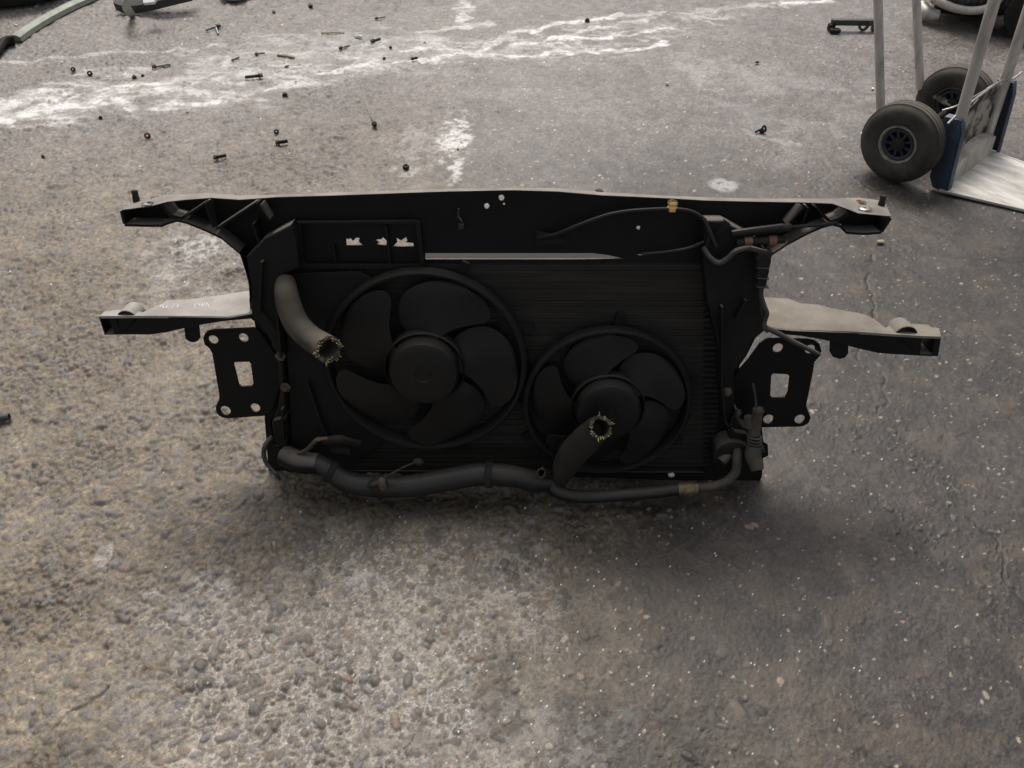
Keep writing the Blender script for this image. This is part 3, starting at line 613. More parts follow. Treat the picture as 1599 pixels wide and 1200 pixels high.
# bits on the lower hose
def lump(c, r, m, name, parent, seed=0, sq=(1,1,1), sub=2):
    bm = bmesh.new(); bmesh.ops.create_icosphere(bm, subdivisions=sub, radius=1)
    for v in bm.verts:
        k = 1 + .42*(mnoise.noise(v.co*1.6+Vector((seed*3.1, seed, 0)))) + .16*mnoise.noise(v.co*4+Vector((seed, 5, 2)))
        v.co = Vector((v.co.x*sq[0], v.co.y*sq[1], v.co.z*sq[2]))*k*r
    me = bpy.data.meshes.new(name); bm.to_mesh(me); bm.free(); me.materials.append(m)
    me.polygons.foreach_set('use_smooth', [sub > 1]*len(me.polygons))
    o = link(name, me, parent, c); return o
cl = MB(); q = L(590,757,.072); cl.box((-.015,-.010,-.010), (.015,.010,.010), xf=Matrix.Translation(q) @ Matrix.Rotation(.5, 4, 'Z')); cl.tube([q+Vector((-.015,-.004,0)), q+Vector((-.006,.006,.008)), q+Vector((.012,.012,.006))], .006, 8)
con = cl.build('plug_connector', M['hose'], PR, bev=.002)
lump(q+Vector((.010,.010,.010)), .010, M['gunk'], 'dirt_clump', con, 4, (.8,1.4,.8))
MB().tube([q+Vector((.012,.018,.004)), L(622,734,.05), L(636,727,.035), L(650,722,.012)], .0016, 7).build('thin_wire', M['gunk'], PR)
lump(L(653,721,.006), .008, M['gunk'], 'dirt_clump', PR, 7, (1.2,.8,.8))
# plug with orange wire above the hose's left end
pb = MB(); A, B = L(508,690,.03), L(560,694,.02)
pb.tube([A, L(530,687,.034), B], [.010,.0125,.009], 12, flat=.75); pb.box((-.018,-.005,-.006), (.018,.005,.006), xf=Matrix.Translation(L(532,702,.026)) @ Matrix.Rotation(-.1, 4, 'Z'))
plug = pb.build('plug_connector', M['fan'], PR)
MB().tube([L(463,711,.02), L(480,702,.036), L(494,688,.040), L(500,686,.038)], .0042, 10).build('wiring_cable', M['cable'], PR)
MB().tube([L(496,687,.0415), L(504,685,.041), L(511,684.5,.038)], .003, 8).build('orange_wire', M['orange'], plug)
eb = MB(); eb.tube([L(446,712,.0), L(470,722,.022), L(500,724,.034)], [.020,.021,.018], 18); eb.tube([L(446,718,.02), L(462,724,.03), L(470,738,.02)], .004, 8)
eb.build('hose_elbow', M['plastic'], PR)
MB().tube([L(424,682,.0), L(415,694,.012), L(412,710,.016), L(417,725,.02), L(427,736,.026), L(432,741,.028), L(437,750,.024)], [.0035,.0045,.0045,.004,.003,.0035,.002], 9).build('wiring_cable', M['cable'], PR)
# right-hand wiring, sensors, struts and the dirty pressure valve
MB().tube([L(838,372,-.024), L(870,366,-.02), L(910,350,-.018), L(960,334,-.016), L(1020,328,-.016), L(1070,329,-.016), L(1095,340,-.012), L(1105,355,-.006), L(1107,372,.002), L(1104,384,.004)], .0038, 9).build('wiring_cable', M['shroud'], PR)
MB().tube([L(1003,397,-.02), L(1040,394,-.018), L(1075,388,-.012), L(1100,378,-.004)], .0026, 8).build('wiring_cable', M['hose'], PR)
MB().tube([L(1098,386,.0), L(1108,402,.008), L(1122,411,.012), L(1136,404,.014), L(1150,392,.014), L(1172,388,.012), L(1192,395,.010)], .0046, 10).build('wiring_cable', M['cable'], PR)
sb2 = MB(); sb2.tube([L(1142,366,-.004), L(1180,361,-.002), L(1222,356,0)], .009, 12, flat=.7); sb2.tube([L(1218,356,0), L(1232,355,0), L(1236,355,0)], [.006,.0065,.004], 10); sb2.tube([L(1234,355,0), L(1260,353,.0), L(1290,350,.0), L(1308,347,-.004)], [.0028,.003,.003,.002], 8)
sb2.build('cable_sleeve', M['hose'], PR)
rb = MB(); rb.tube([L(1150,379,0), L(1184,377,.002), L(1225,374,.002)], .0065, 12); st_ = rb.build('strut_rod', M['blackrub'], PR)
for px in (1168, 1206): MB().tube([L(px-6,378-(px-1168)*.06,.001), L(px,377.6-(px-1168)*.06,.001), L(px+6,377.2-(px-1168)*.06,.001)], .0078, 14, sub=1).build('orange_band', M['orange'], st_)
MB().box((-.012,-.006,-.004), (.012,.006,.004), xf=Matrix.Translation(L(1128,356,-.004)) @ Matrix.Rotation(1.05, 4, 'Z')).build('latch_tab', M['shroud'], PR, bev=.001)
MB().tube([L(1100,342,.0), L(1108,362,.004), L(1118,385,.006)], [.003,.004,.003], 8).build('latch_rod', M['hose'], PR)
cn = MB()
for y0_, y1_, r in ((392,404,.0115), (404,420,.010), (421,434,.0085), (434,446,.007)): cn.box((-r,-.0085,-r*.7), (r,.0085,r*.7), xf=Matrix.Translation(L(1192-(y0_-392)*.06, (y0_+y1_)/2, .012)) @ Matrix.Rotation(-.06, 4, 'Z'))
cnr = cn.build('plug_connector', M['blackrub'], PR, bev=.0012)
for y in (417, 433, 447): MB().box((-.0095,-.0006,-.008), (.0095,.0006,.0085), xf=Matrix.Translation(L(1190, y, .0135))).build('connector_clip', M['cable'], cnr)
MB().box((-.014,-.0035,-.003), (.014,.0035,.003), xf=Matrix.Translation(L(1184,391,.02)) @ Matrix.Rotation(-.22, 4, 'Z')).build('connector_clip', M['cable'], cnr, bev=.001)
MB().tube([L(1189,448,.01), L(1188,462,.012), L(1193,480,.016), L(1197,490,.018), L(1195,500,.02), L(1193,510,.022), L(1200,517,.024)], [.0035,.0045,.005,.0045,.0035,.004,.005], 10).build('wiring_cable', M['cable'], PR)
MB().tube([L(1196,512,.026), L(1215,521,.026), L(1245,537,.026), L(1270,549,.024), L(1281,554,.024)], [.0045,.0046,.0042,.004,.0022], 10).build('wiring_cable', M['cable'], PR)
vb = MB()
vb.tube([L(1184,638,.02), L(1180,660,.022), L(1177,678,.022)], [.0085,.010,.011], 14); 
for k in range(4): vb.lathe([(.0105,-.0015),(.0135,0),(.0105,.0015)], seg=16, close=True, xf=Matrix.Translation(L(1178, 681+k*5, .024)) @ Matrix.Rotation(math.pi/2, 4, 'X'))
vb.tube([L(1178,696,.024), L(1176,712,.030), L(1180,724,.038), L(1183,735,.046)], [.014,.015,.0135,.0115], 16, hollow=True)
vb.tube([L(1168,650,.02), L(1170,668,.024)], .007, 10)
val = vb.build('pressure_valve', M['hose_dusty'], PR)
MB().tube([L(1181,637,.024), L(1179,618,.022), L(1176,600,.018)], [.0022,.0018,.0022], 8).build('valve_stem', M['cable'], val)
lump(L(1184,641,.024), .010, M['gunk'], 'dirt_clump', val, 3, (1,.8,.7))
MB().tube([L(1188,694,.03), L(1192,702,.032), L(1194,708,.03)], [.0022,.0016,.0006], 6).build('valve_clip', M['cable'], val)
ob = MB(); q = L(1140,708,-.004); ob.tube([q+Vector((0,0,-.03)), q+Vector((0,0,.012))], .034, 24, sub=1); ob.tube([q, q+Vector((-.02,-.012,.016))], .012, 16, sub=1)
ob.build('outlet_stub', M['pillar'], PR, bev=.004)
gb = MB(); q = L(1048,742,.02); lump(q, .0055, M['alu'], 'pipe_clamp', PR, 9, (1.2,.8,.8))
# brass nut hanging under the lip, small latch in the beam, bolt heads
q = L(1050,321,-.004)
MB().lathe([(.0035,0),(.0035,.010),(.0072,.010),(.0085,.006),(.0060,.003),(.0085,0)], seg=14, xf=Matrix.Translation(q+Vector((0,-.003,0))) @ Matrix.Rotation(-math.pi/2, 4, 'X'), close=True).build('brass_nut', M['brass'], PR)
MB().box((-.005,-.0035,-.002), (.005,.0035,.004), xf=Matrix.Translation(q+Vector((0,-.006,.002)))).build('brass_clip', M['brass'], PR, bev=.001)
lb = MB(); lb.tube([L(716,326,-.026), L(716,338,-.026), L(721,346,-.024), L(721,356,-.024)], .0014, 6); lb.box((-.004,-.004,-.002), (.004,.004,.002), xf=Matrix.Translation(L(720,354,-.024))); lb.build('latch_spring', M['cable'], PR)
for px, py in ((446,605), (1150,645), (1135,612), (438,556)):
    MB().lathe([(0,.006),(.005,.006),(.0065,.003),(.0095,.002),(.0095,0),(0,0)], seg=6, xf=Matrix.Translation(L(px, py, -.001))).build('bolt_head', M['gunk'], PR)
hk = MB(); hk.prism(px2([(836,364),(866,370),(884,380),(838,384)], -.02), NB, -.022); hk.build('catch_plate', M['shroud'], PR)

# ------------------------------------------------------------------ HAND TRUCK
W0 = G(1405, 287); AX = (G(1545,236)-G(1465,297)); AX.z = 0; AX.normalize(); AR = math.atan2(AX.y, AX.x); BX = Vector((-AX.y, AX.x, 0))
HT = empty('hand_truck', W0, (0, 0, AR))
tag(HT, 'worn aluminium hand truck with grey pneumatic wheels and blue side brackets', 'hand truck')
def onx(px, py, x0):
    d = ray(px, py); P = W0+AX*x0; t = ((P-CAM).dot(AX))/d.dot(AX); q = CAM+d*t-W0; return Vector((x0, q.dot(BX), q.z))
RY = Matrix.Rotation(math.pi/2, 4, 'Y')
def wheel(x, y, rimm='rim', dz=0.):
    r = .1135; hwid = .037
    prof = [(.052,-.022),(.058,-.030),(.070,-.036),(.086,-.037),(.098,-.033),(.106,-.026),(.1105,-.019),(.1125,-.0185),(.1115,-.016),(.1135,-.009),(.1115,-.0075),(.1135,-.006),(.1138,0)]
    prof = prof + [(a, -b) for a, b in prof[-2::-1]]
    k_w = 1.013; xf = Matrix.Translation((x, y, r*k_w)) @ Matrix.Scale(k_w, 4) @ RY
    wl = MB().lathe(prof, seg=56, xf=xf, close=True).build('wheel', M['tyre'], HT, ang=50)
    for k in (0,):
        MB().lathe([(.054,-.0305),(.050,-.031),(.047,-.026),(.045,-.012),(.045,.012),(.047,.026),(.050,.031),(.054,.0305),(.056,.026),(.048,0),(.056,-.026)], seg=40, xf=xf, close=True).build('wheel_rim', M[rimm], wl)
    hb_ = MB(); hb_.lathe([(.045,-.026),(.042,-.027),(.036,-.024),(.036,-.010),(.045,-.010)], seg=40, xf=xf, close=True); hb_.lathe([(.036,.0),(.045,.0),(.045,.010),(.036,.010)], seg=40, xf=xf, close=True)
    for k in range(9):
        R = xf @ Matrix.Rotation(k*2*math.pi/9, 4, 'Z'); hb_.box((.018,-.0028,-.022), (.040,.0028,-.006), xf=R)
    hb_.lathe([(0,-.006),(.04,-.006),(.04,.004),(0,.004)], seg=32, xf=xf)
    hb_.build('wheel_hub', M['hubblue'], wl)
    MB().lathe([(0,-.031),(.014,-.031),(.019,-.028),(.0205,-.022),(.0205,.024),(0,.024)], seg=28, xf=xf).build('hub_cap', M['blackrub'], wl)
wheel(.007, .040); wheel(.374, .052, 'tyre')
ax_ = MB(); ax_.tube([(-.01,.040,.115), (.39,.042,.115)], .0095, 14, sub=1); ax_.build('axle', M['darksteel'], HT)
# main rails with cross bars and handles (they run on above the frame)
def rail(x, p0, p1, r, z0, z1, m='alu'):
    A, B = onx(*p0, x), onx(*p1, x); d = (B-A)/(B.z-A.z)
    return A + d*(z0-A.z), A + d*(z1-A.z), d
x1, x2 = .072, .385
A0, A1, dA = rail(x1, (1497,195), (1553,0), .016, .03, 1.12)
B0, B1, dB = rail(x2, (1562,130), (1604,0), .016, .03, 1.12)
B1 = Vector((x2, A1.y, 1.12)); B0 = Vector((x2, A0.y+.012, .03))
MB().tube([A0, (A0+A1)/2, A1, A1+Vector((.02,.03,.04)), A1+Vector((.03,.12,.05))], .0150, 18, sub=5).build('frame_rail', M['alu'], HT)
MB().tube([B0, (B0+B1)/2, B1, B1+Vector((-.02,.03,.04)), B1+Vector((-.03,.12,.05))], .0150, 18, sub=5).build('frame_rail', M['alu'], HT)
for z in (.72, 1.05):
    t = (z-.03)/1.09; MB().tube([A0.lerp(A1, t), B0.lerp(B1, t)], .011, 14, sub=1).build('cross_bar', M['alu'], HT)
# rear support tubes joined by a bar
xc = .11
C0, C1, dC = rail(xc, (1375,164), (1371,0), .0125, .13, .62)
D0, D1, dD = rail(.352, (1437,146), (1431,0), .0125, .13, .62)
mid_ = MB(); mid_.tube([C0, C0.lerp(C1,.5), C1, C1+Vector((.04,.02,.03)), D1+Vector((-.04,.02,.03)), D1, D0.lerp(D1,.5), D0], .0125, 16, sub=6); mid_.build('rear_support', M['alu'], HT)
for p, x in ((C0, xc), (D0, .352)): MB().tube([p+Vector((0,.002,.004)), Vector((x, .075, .120)), Vector((x, .041, .115))], .010, 12, sub=3).build('support_foot', M['alu_dirty'], HT)
# back plate between the rails with an arched toe skirt
bp_ = MB(); s_ = .11
def bk(x, z, o=0.): return Vector((x, A0.y + .016 + dA.y*(z-.03) + o, z))
pts = []; 
for x, z in ((.085,.012),(.375,.012),(.375,.205),(.34,.222),(.27,.225),(.20,.200),(.12,.190),(.085,.180)): pts.append((x, z))
n = len(pts); bp_.add([bk(x, z) for x, z in pts] + [bk(x, z, .004) for x, z in pts], [tuple(range(n)), tuple(range(2*n-1, n-1, -1))] + [(i, (i+1) % n, n+(i+1) % n, n+i) for i in range(n)])
bp_.build('back_plate', M['alu_dirty'], HT, bev=.001)
ar = MB(); vs = []; n = 16
for i in range(n+1):
    t = i/n; x = .10+.27*t; z = .018 + .062*math.sin(math.pi*(.12+.62*t))
    for o, zz in ((-.001, z), (-.034, z), (-.034, .004), (-.001, .004)): vs.append(bk(x, zz, 0)+Vector((0, o, 0)))
fs = [(0,1,2,3), tuple(n*4+k for k in (3,2,1,0))]
for i in range(n):
    for k in range(4): fs.append((i*4+k, (i+1)*4+k, (i+1)*4+(k+1) % 4, i*4+(k+1) % 4))
ar.add(vs, fs); ar.build('toe_gusset', M['alu'], HT)
# blue folded side brackets
def sb_(x, dx, z1):
    b = MB(); yb = A0.y
    def P(y, z): return Vector((0, yb + dA.y*(z-.03) + y, z))
    o = [P(-.030,.003), P(.014,.003), P(.030,.03), P(.034,z1), P(-.012,z1+.004), P(-.022,z1-.03)]
    n = len(o); b.add([q+Vector((x,0,0)) for q in o]+[q+Vector((x+.005,0,0)) for q in o], [tuple(range(n)), tuple(range(2*n-1, n-1, -1))]+[(i, (i+1) % n, n+(i+1) % n, n+i) for i in range(n)])
    lo, hi = (x, x+dx) if dx > 0 else (x+dx, x)
    f = [P(-.030,.003), P(-.022,z1-.03), P(-.012,z1+.004), P(-.008,z1+.004), P(-.018,z1-.03), P(-.026,.003)]
    n = len(f); b.add([q+Vector((lo,0,0)) for q in f]+[q+Vector((hi,0,0)) for q in f], [tuple(range(n)), tuple(range(2*n-1, n-1, -1))]+[(i, (i+1) % n, n+(i+1) % n, n+i) for i in range(n)])
    g = [P(-.012,z1), P(.034,z1-.004), P(.034,z1), P(-.012,z1+.004)]
    n = 4; b.add([q+Vector((lo,0,0)) for q in g]+[q+Vector((hi,0,0)) for q in g], [tuple(range(n)), tuple(range(2*n-1, n-1, -1))]+[(i, (i+1) % n, n+(i+1) % n, n+i) for i in range(n)])
    b.build('side_bracket', M['blue'], HT, bev=.0008)
sb_(.046, .030, .205); sb_(.412, -.022, .212)
MB().tube([Vector((.030, A0.y+.035, .196)), Vector((.10, A0.y+.03, .222)), Vector((.22, A0.y+.028, .235)), Vector((.33, A0.y+.03, .232)), Vector((.40, A0.y+.02, .222)), Vector((.43, A0.y+.01, .238))], .0034, 9).build('fold_wire', M['steel'], HT)
MB().tube([Vector((.33, A0.y+.03, .232)), Vector((.30, .01, .15)), Vector((.28, .05, .12))], .0034, 9).build('fold_wire', M['steel'], HT)
# toe plate on the ground
def gl(px, py, z=0.): q = G(px, py, z)-W0; return Vector((q.dot(AX), q.dot(BX)))
c1, c2 = gl(1466,297,.008), gl(1548,236,.008); e1 = gl(1700,352,.008); e2 = gl(1760,305,.008)
tp = [c1, gl(1599,328,.008), e1, e2, c2+(gl(1599,253,.008)-c2)*1.6, c2]
tpo = MB(); tpo.prism(tp, .0015, .0080); toe = tpo.build('toe_plate', M['toe'], HT, bev=.0012)
ed = MB(); A_, B_ = c1, e1; nd = Vector((-(B_-A_).y, (B_-A_).x)).normalized()*.007
if nd.dot(c2-c1) < 0: nd = -nd
m1 = gl(1599,328,.008); ed.prism([A_, m1, B_, B_+nd, m1+nd, A_+nd], .0081, .0092); ed.prism([c2, c2+(gl(1599,253,.008)-c2)*1.6, c2+(gl(1599,253,.008)-c2)*1.6-nd, c2-nd], .0081, .0092)
ed.build('plate_edge', M['toe_edge'], toe)

# ------------------------------------------------------------------ scrap round the edges of the yard
def gdir(a, b): A, B = G(*a), G(*b); return A, B, (B-A)
# dark bracket with a ring
A, B, d = gdir((1297,47), (1363,48)); BK = empty('metal_bracket', A, (0,0,math.atan2(d.y, d.x))); ln = d.length
tag(BK, 'dark grey metal bracket bar with ring foot lying behind the hand truck', 'bracket')
MB().box((-.005,-.010,.020), (ln+.004,.012,.042)).build('bar', M['darkgrey'], BK, bev=.002)
b = MB(); b.box((-.014,-.014,.0), (.012,.012,.024)); b.box((-.012,-.040,.0), (.028,-.012,.014)); b.build('foot_block', M['blackrub'], BK, bev=.003)
MB().lathe([(.012,-.006),(.020,-.006),(.020,.006),(.012,.006)], seg=24, close=True, xf=Matrix.Translation((ln-.045,-.004,.020)) @ Matrix.Rotation(math.pi/2, 4, 'X')).build('ring', M['darkgrey'], BK)
MB().box((ln-.008,-.012,.0), (ln+.006,.012,.046)).build('end_tab', M['darkgrey'], BK, bev=.002)
# engine lump, top right
EN = empty('scrap_engine', G(1545,50)+Vector((.03,.10,0)), (0,0,-.42))
tag(EN, 'oily scrap engine lump with dark round pulley resting on the far right ground', 'engine')
b = MB(); b.box((-.24,-.06,.055), (.30,.35,.34)); b.box((-.21,-.085,.075), (.05,-.06,.19)); b.box((-.28,.0,.10), (-.24,.16,.30))
for k in range(6): b.box((-.20+k*.045,-.10,.08), (-.188+k*.045,-.06,.18))
b.build('engine_block', M['engine'], EN, bev=.012)
b = MB(); b.box((-.18,-.04,.02), (.20,.30,.056)); b.box((-.22,-.08,.03), (-.12,-.03,.07)); b.build('oil_pan', M['enginedk'], EN, bev=.015)
b = MB(); b.lathe([(.0,-.03),(.045,-.03),(.05,-.026),(.085,-.026),(.092,-.030),(.095,-.02),(.088,-.004),(.095,.012),(.092,.02),(0,.02)], seg=40, xf=Matrix.Translation((.13,-.13,.0975)) @ Matrix.Rotation(math.pi/2, 4, 'X')); b.tube([(.13,-.11,.0975),(.13,-.05,.0975)], .03, 16, sub=1); b.build('pulley', M['blackrub'], EN)
b = MB(); b.tube([(-.26,-.05,.12),(-.22,-.11,.09),(-.12,-.12,.07),(-.03,-.12,.09),(.02,-.10,.16)], .016, 12); b.tube([(-.27,-.06,.05),(-.24,-.10,.03),(-.19,-.10,.03)], [.02,.03,.018], 12); b.build('engine_pipe', M['alu'], EN)
b = MB(); b.tube([(.22,-.10,.06),(.26,-.12,.04),(.33,-.10,.09)], .018, 12); b.build('engine_pipe', M['alu'], EN); b = MB(); b.tube([(-.02,-.10,.05),(.02,-.13,.045),(.05,-.12,.06)], [.02,.028,.02], 12); b.build('engine_bracket', M['engine'], EN)
# tyre at the top left corner
TY = tag(MB().lathe([(.17,.02),(.20,.004),(.27,0),(.305,.012),(.315,.04),(.315,.15),(.305,.178),(.27,.19),(.20,.186),(.17,.17)], seg=64, close=True).build('car_tyre', M['enginedk'], None, loc=G(18,17)+Vector((-.12,.30,0))), 'black tyre lying flat at the far left corner of the yard', 'tyre')
# curved trim strip with black end
P = [G(8,74,.012), G(24,60,.014), G(45,45,.014), G(80,24,.014), G(112,8,.014), G(140,-4,.014), G(185,-22,.014), G(250,-42,.014)]
TS = empty('trim_strip', G(8,74)); tag(TS, 'long curved grey green trim strip with a black torn end', 'trim strip')
b = MB(); Q = spline([p-G(8,74) for p in P[1:]], 6); vs = []; n = len(Q)
for i, q in enumerate(Q):
    t = (Q[min(i+1, n-1)]-Q[max(i-1, 0)]).normalized(); sd_ = Vector((-t.y, t.x, 0)).normalized()
    for k, (s_, z) in enumerate(((-.022,-.012),(-.019,.004),(-.008,.010),(.008,.012),(.019,.004),(.022,-.012))): vs.append(q+sd_*s_+Vector((0,0,z)))
fs = [tuple(range(5,-1,-1)), tuple((n-1)*6+k for k in range(6))]
for i in range(n-1):
    for k in range(6): fs.append((i*6+k, i*6+(k+1) % 6, (i+1)*6+(k+1) % 6, (i+1)*6+k))
b.add(vs, fs); b.build('strip', M['greenstrip'], TS)
b = MB(); b.tube([G(-6,84,.014)-G(8,74), Vector((0,0,.016)), G(21,63,.014)-G(8,74)], [.020,.026,.024], 10, flat=.6); b.build('torn_end', M['blackrub'], TS)
# broken bumper with pale upright strap
BP = empty('broken_bumper', G(215,12)); o0 = G(215,12); tag(BP, 'broken dark bumper piece with a pale strap at the far edge of the yard', 'bumper piece')
b = MB(); pts = [G(181,7,.03)-o0, G(200,12,.02)-o0, G(230,9,.03)-o0, G(262,1,.05)-o0, G(300,-8,.06)-o0]
Q = spline(pts, 5); vs = []; n = len(Q)
for q in Q:
    for y, z in ((-.012,-.02),(-.020,.012),(.05,.05),(.10,.06),(.10,.052),(.05,.04),(-.008,.008)): vs.append(q+Vector((0, y, z)))
fs = [tuple(range(6,-1,-1)), tuple((n-1)*7+k for k in range(7))]
for i in range(n-1):
    for k in range(7): fs.append((i*7+k, i*7+(k+1) % 7, (i+1)*7+(k+1) % 7, (i+1)*7+k))
b.add(vs, fs); b.build('bumper_skin', M['darkgrey'], BP)
b = MB(); b.tube([G(210,21,.004)-o0+Vector((0,-.02,0)), G(207,9,.05)-o0+Vector((0,-.05,0)), G(203,-4,.10)-o0+Vector((0,-.05,0)), G(204,-20,.15)-o0], [.014,.018,.020,.018], 8, flat=.35); b.build('strap', M['palegreen'], BP)
b = MB(); b.prism([(-.02,-.02),(.02,-.015),(.035,.03),(-.01,.06),(-.03,.03)], 0, .012, xf=Matrix.Translation(G(235,2,.09)-o0) @ Matrix.Rotation(.5, 4, 'X')); b.build('clip_plate', M['white'], BP)
# white dish at the top edge
DS = tag(MB().lathe([(0,.010),(.045,.010),(.060,.026),(.066,.028),(.066,.024),(.048,.002),(0,.0)], seg=36).build('plastic_dish', M['white'], None, loc=G(365,1)+Vector((0,.035,0))), 'shallow white round plastic dish at the far edge of the yard', 'dish')
# pipe offcut at the left edge
A, B, d = gdir((-30,662), (17,655)); r = .0075
tag(MB().tube([Vector((0,0,r))-d*0, Vector((0,0,r))+d*.5, Vector((0,0,r))+d], r, 16, sub=1, hollow=True).build('pipe_offcut', M['darkgrey'], None, loc=A), 'short dark pipe offcut with open end lying at the left edge', 'pipe offcut')

# ------------------------------------------------------------------ bolts, nuts and litter on the ground
def place(o, px, py, rz=0.): q = G(px, py); o.location = (q.x, q.y, o.location.z-.001); o.rotation_euler.z = rz; return o
def hexa(r, n=6): return [(r*math.cos(2*math.pi*i/n), r*math.sin(2*math.pi*i/n)) for i in range(n)]
def mpp(px, py): q = G(px, py); return (q-CAM).dot(MR @ Vector((0,0,-1)))/F
def bolt(p0, p1, wpx, m='darksteel', m2='steel', head=True, name='loose_bolt'):
    A, B, d = gdir(p0, p1); L_ = d.length; r = wpx*.34*mpp(*p0); b = MB(); X = Matrix.Rotation(math.pi/2, 4, 'Y')
    hl_ = min(L_*.3, r*2.2) if head else 0
    if head: b.prism(hexa(r*1.02), 0, hl_*.7, 0, Matrix.Translation((0,0,r*1.1)) @ X); b.lathe([(0,hl_*.7),(r*1.22,hl_*.7),(r*1.22,hl_),(0,hl_)], seg=16, xf=Matrix.Translation((0,0,r*1.1)) @ X)
    prof = [(0, hl_)]; k = 14
    for i in range(k): prof += [(r*.66, hl_+(L_-hl_)*i/k), (r*.78, hl_+(L_-hl_)*(i+.5)/k)]
    prof += [(r*.6, L_), (0, L_)]
    b.lathe(prof, seg=14, xf=Matrix.Translation((0,0,r*1.0)) @ X, mi=1)
    o = b.build(name, [M[m], M[m2]]); o.location = (A.x, A.y, 0); o.rotation_euler.z = math.atan2(d.y, d.x); return o
def nut(px, py, wpx, m='darksteel', tilt=0., rz=.3, name='loose_nut'):
    r = wpx*.35*mpp(px, py); b = MB(); h_ = r*1.2
    ro = hexa(r); n = 24; b.lathe([(r*.5,0),(r*.5,h_),(r*.85,h_),(r*1.02,h_*.85),(r*1.02,h_*.15),(r*.85,0)], seg=6, close=True); b.lathe([(r*.5,0),(r*1.3,0),(r*1.3,h_*.2),(r*.5,h_*.2)], seg=20, close=True)
    o = b.build(name, M[m], ang=25); place(o, px, py+wpx*.35, rz); o.rotation_euler.x = tilt; o.location.z = r*.8*abs(math.sin(tilt)); return o
def chip(px, py, wpx, m, seed, sq=(1,.7,.4), name='chip', sub=1):
    r = wpx*.5*mpp(px, py); q = G(px, py+wpx*.2); o = lump((q.x, q.y, r*sq[2]*.7), r, M[m], name, None, seed, sq, sub); o.rotation_euler.z = seed; return o
GB, GN = 'bolts scattered on the yard', 'nuts scattered on the yard'
GC = 'small litter scattered on the yard'
T = tag
T(bolt((411,121),(383,124),9,'darksteel','darksteel'), 'largest dark flanged bolt lying on the white lime streak', 'bolt', GB)
T(bolt((238,108),(267,103),8,'rust','steel'), 'long bolt with brown head and bright silver shank above the white streak', 'bolt', GB)
T(bolt((344,43),(322,50),8,'darksteel','steel'), 'bolt with dull shank near the broken bumper, beside a bright stub', 'bolt', GB)
T(bolt((338,46),(341,55),6,'steel','steel',False), 'tiny bright upright-pointing stub touching the bolt near the bumper', 'bolt', GB)
T(bolt((431,227),(450,224),11,'darksteel','darksteel'), 'thick stubby dark bolt lying beyond the left part of the front panel', 'bolt', GB)
T(bolt((334,250),(354,246),10,'darksteel','darksteel'), 'stubby dark bolt nearest to the panel\'s left arm', 'bolt', GB)
T(bolt((586,200),(582,190),10,'darksteel','steel'), 'short dark bolt with pale tip pointing away, left of the white blotch', 'bolt', GB)
T(bolt((580,68),(594,64),8,'darkgrey','darkgrey'), 'short dark tube-like bolt at the upper edge of the white streak', 'bolt', GB)
T(bolt((530,78),(546,73),6,'darksteel','steel'), 'thin small bolt just left of the dark tube-like bolt', 'bolt', GB)
T(bolt((398,87),(414,85),6,'darksteel','steel'), 'small flat dark bolt at the top edge of the white streak', 'bolt', GB)
T(bolt((362,96),(374,91),4,'darksteel','darksteel'), 'thin dark pin left of the small flat bolt', 'bolt', GB)
T(bolt((586,31),(602,28),5,'darksteel','steel'), 'faint small bolt lying alone on the far grey ground', 'bolt', GB)
T(bolt((642,95),(652,93),7,'darksteel','darksteel'), 'short dark bolt among the thin white veins', 'bolt', GB)
T(nut(445,146,10), 'round dark nut just below the largest bolt', 'nut', GN)
T(nut(432,205,9,tilt=.9), 'dark tilted nut just above the thick stubby bolt', 'nut', GN)
T(nut(231,211,11,'rust',1.0), 'rusty brown nut left on the bare grey ground', 'nut', GN)
T(nut(634,259,12,tilt=.5), 'dark nut with a pale top below the white blotch', 'nut', GN)
T(nut(115,108,8,tilt=1.1), 'left one of two small nuts above the white streak', 'nut', GN)
T(nut(141,114,9,tilt=1.0), 'right one of two small nuts above the white streak', 'nut', GN)
T(nut(210,119,8,tilt=.2), 'dark nut at the edge of the lime streak left of the long bolt', 'nut', GN)
T(nut(223,117,6), 'tiny dark nut right beside the head of the silver-shank bolt', 'nut', GN)
T(nut(157,182,7), 'small black nut just below the left white streak', 'nut', GN)
T(nut(67,243,6,'rust'), 'small brown nut on the far left ground', 'nut', GN)
T(nut(600,90,6,'rust'), 'small rusty nut inside the white streak', 'nut', GN)
T(nut(917,30,9), 'dark flat nut among the veins right of centre', 'nut', GN)
T(nut(610,73,6), 'small dark nut right of the dark tube-like bolt', 'nut', GN)
T(nut(485,8,9,tilt=.4), 'dark nut at the far edge, farthest nut of all', 'nut', GN)
T(chip(428,18,9,'brownstone',2), 'brown crumb on the far ground left of the farthest nut', 'crumb', GC)
T(chip(560,56,16,'white',3,(1,.45,.35)), 'crumpled white scrap lying on the far ground', 'scrap', GC)
T(chip(663,66,6,'red',4), 'tiny red chip on the white veins', 'chip', GC)
T(chip(715,231,7,'yellow',5), 'tiny yellow chip on the white blotch', 'chip', GC)
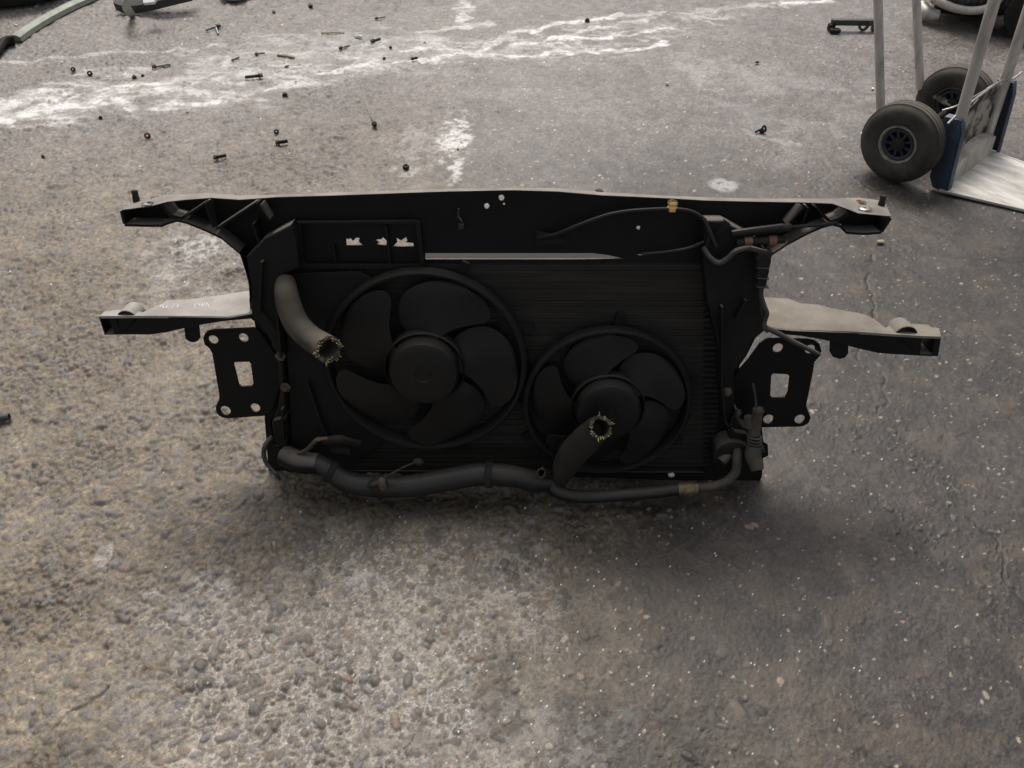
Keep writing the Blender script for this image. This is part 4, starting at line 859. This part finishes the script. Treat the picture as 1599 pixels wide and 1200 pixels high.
T(chip(1042,131,7,'white',6,(1,.8,.7)), 'small white cube-like chip on the open ground', 'chip', GC)
T(chip(1182,97,8,'blackrub',7), 'small black crumb on a pale scuff', 'crumb', GC)
T(chip(816,292,16,'tanstone',8,(1,.6,.5),sub=2), 'tan pebble just behind the middle of the panel\'s top lip', 'pebble', GC)
T(chip(936,298,13,'brownstone',9,(1,.6,.5),sub=2), 'brown pebble just behind the top lip, right of the tan pebble', 'pebble', GC)
T(chip(448,102,9,'rust',10,(1,.5,.2)), 'flat rust flake left of the crossing veins', 'flake', GC)
T(chip(462,127,7,'rust',11,(1,.5,.2)), 'small rust flake right of the largest bolt', 'flake', GC)
T(chip(25,38,9,'palegreen',12,(1,.5,.2)), 'pale flake on the ground beside the trim strip', 'flake', GC)
T(chip(97,97,5,'white',13), 'tiny white chip left of the two small nuts', 'chip', GC)
T(chip(1363,138,7,'white',14), 'tiny white chip beside the foot of the hand truck\'s rear tube', 'chip', GC)
T(chip(293,176,7,'brownstone',15), 'small brown crumb below the middle of the white streak', 'crumb', GC)
T(chip(1375,376,14,'tanstone',16,(1,.5,.3),sub=2), 'flat tan pebble below the tip of the panel\'s upper right arm', 'pebble', GC)
T(MB().tube([Vector((-.045,-.004,.003)), Vector((0,.002,.003)), Vector((.045,0,.003))], .0026, 7).build('twig', M['stick'], None, loc=G(520,53)), 'thin tan stick lying on the far ground near the white scrap', 'stick', GC)
T(MB().tube([Vector((-.035,.012,.003)), Vector((0,.002,.004)), Vector((.032,-.010,.003))], .0042, 7).build('twig', M['stick'], None, loc=G(447,90)), 'thicker pale stick lying in the white streak', 'stick', GC)
# sprung black clip on the right
k_ = MB(); k_.tube([Vector((-.022,-.006,.003)), Vector((-.008,0,.008)), Vector((0,.002,.012)), Vector((.004,.004,.020)), Vector((.010,.0,.016)), Vector((.010,-.006,.004))], .0032, 8); k_.box((-.006,-.006,0), (.008,.006,.009))
T(k_.build('spring_clip', M['blackrub'], None, loc=G(1189,207)), 'small black sprung clip lying on a pale scuff left of the hand truck', 'clip', GC)
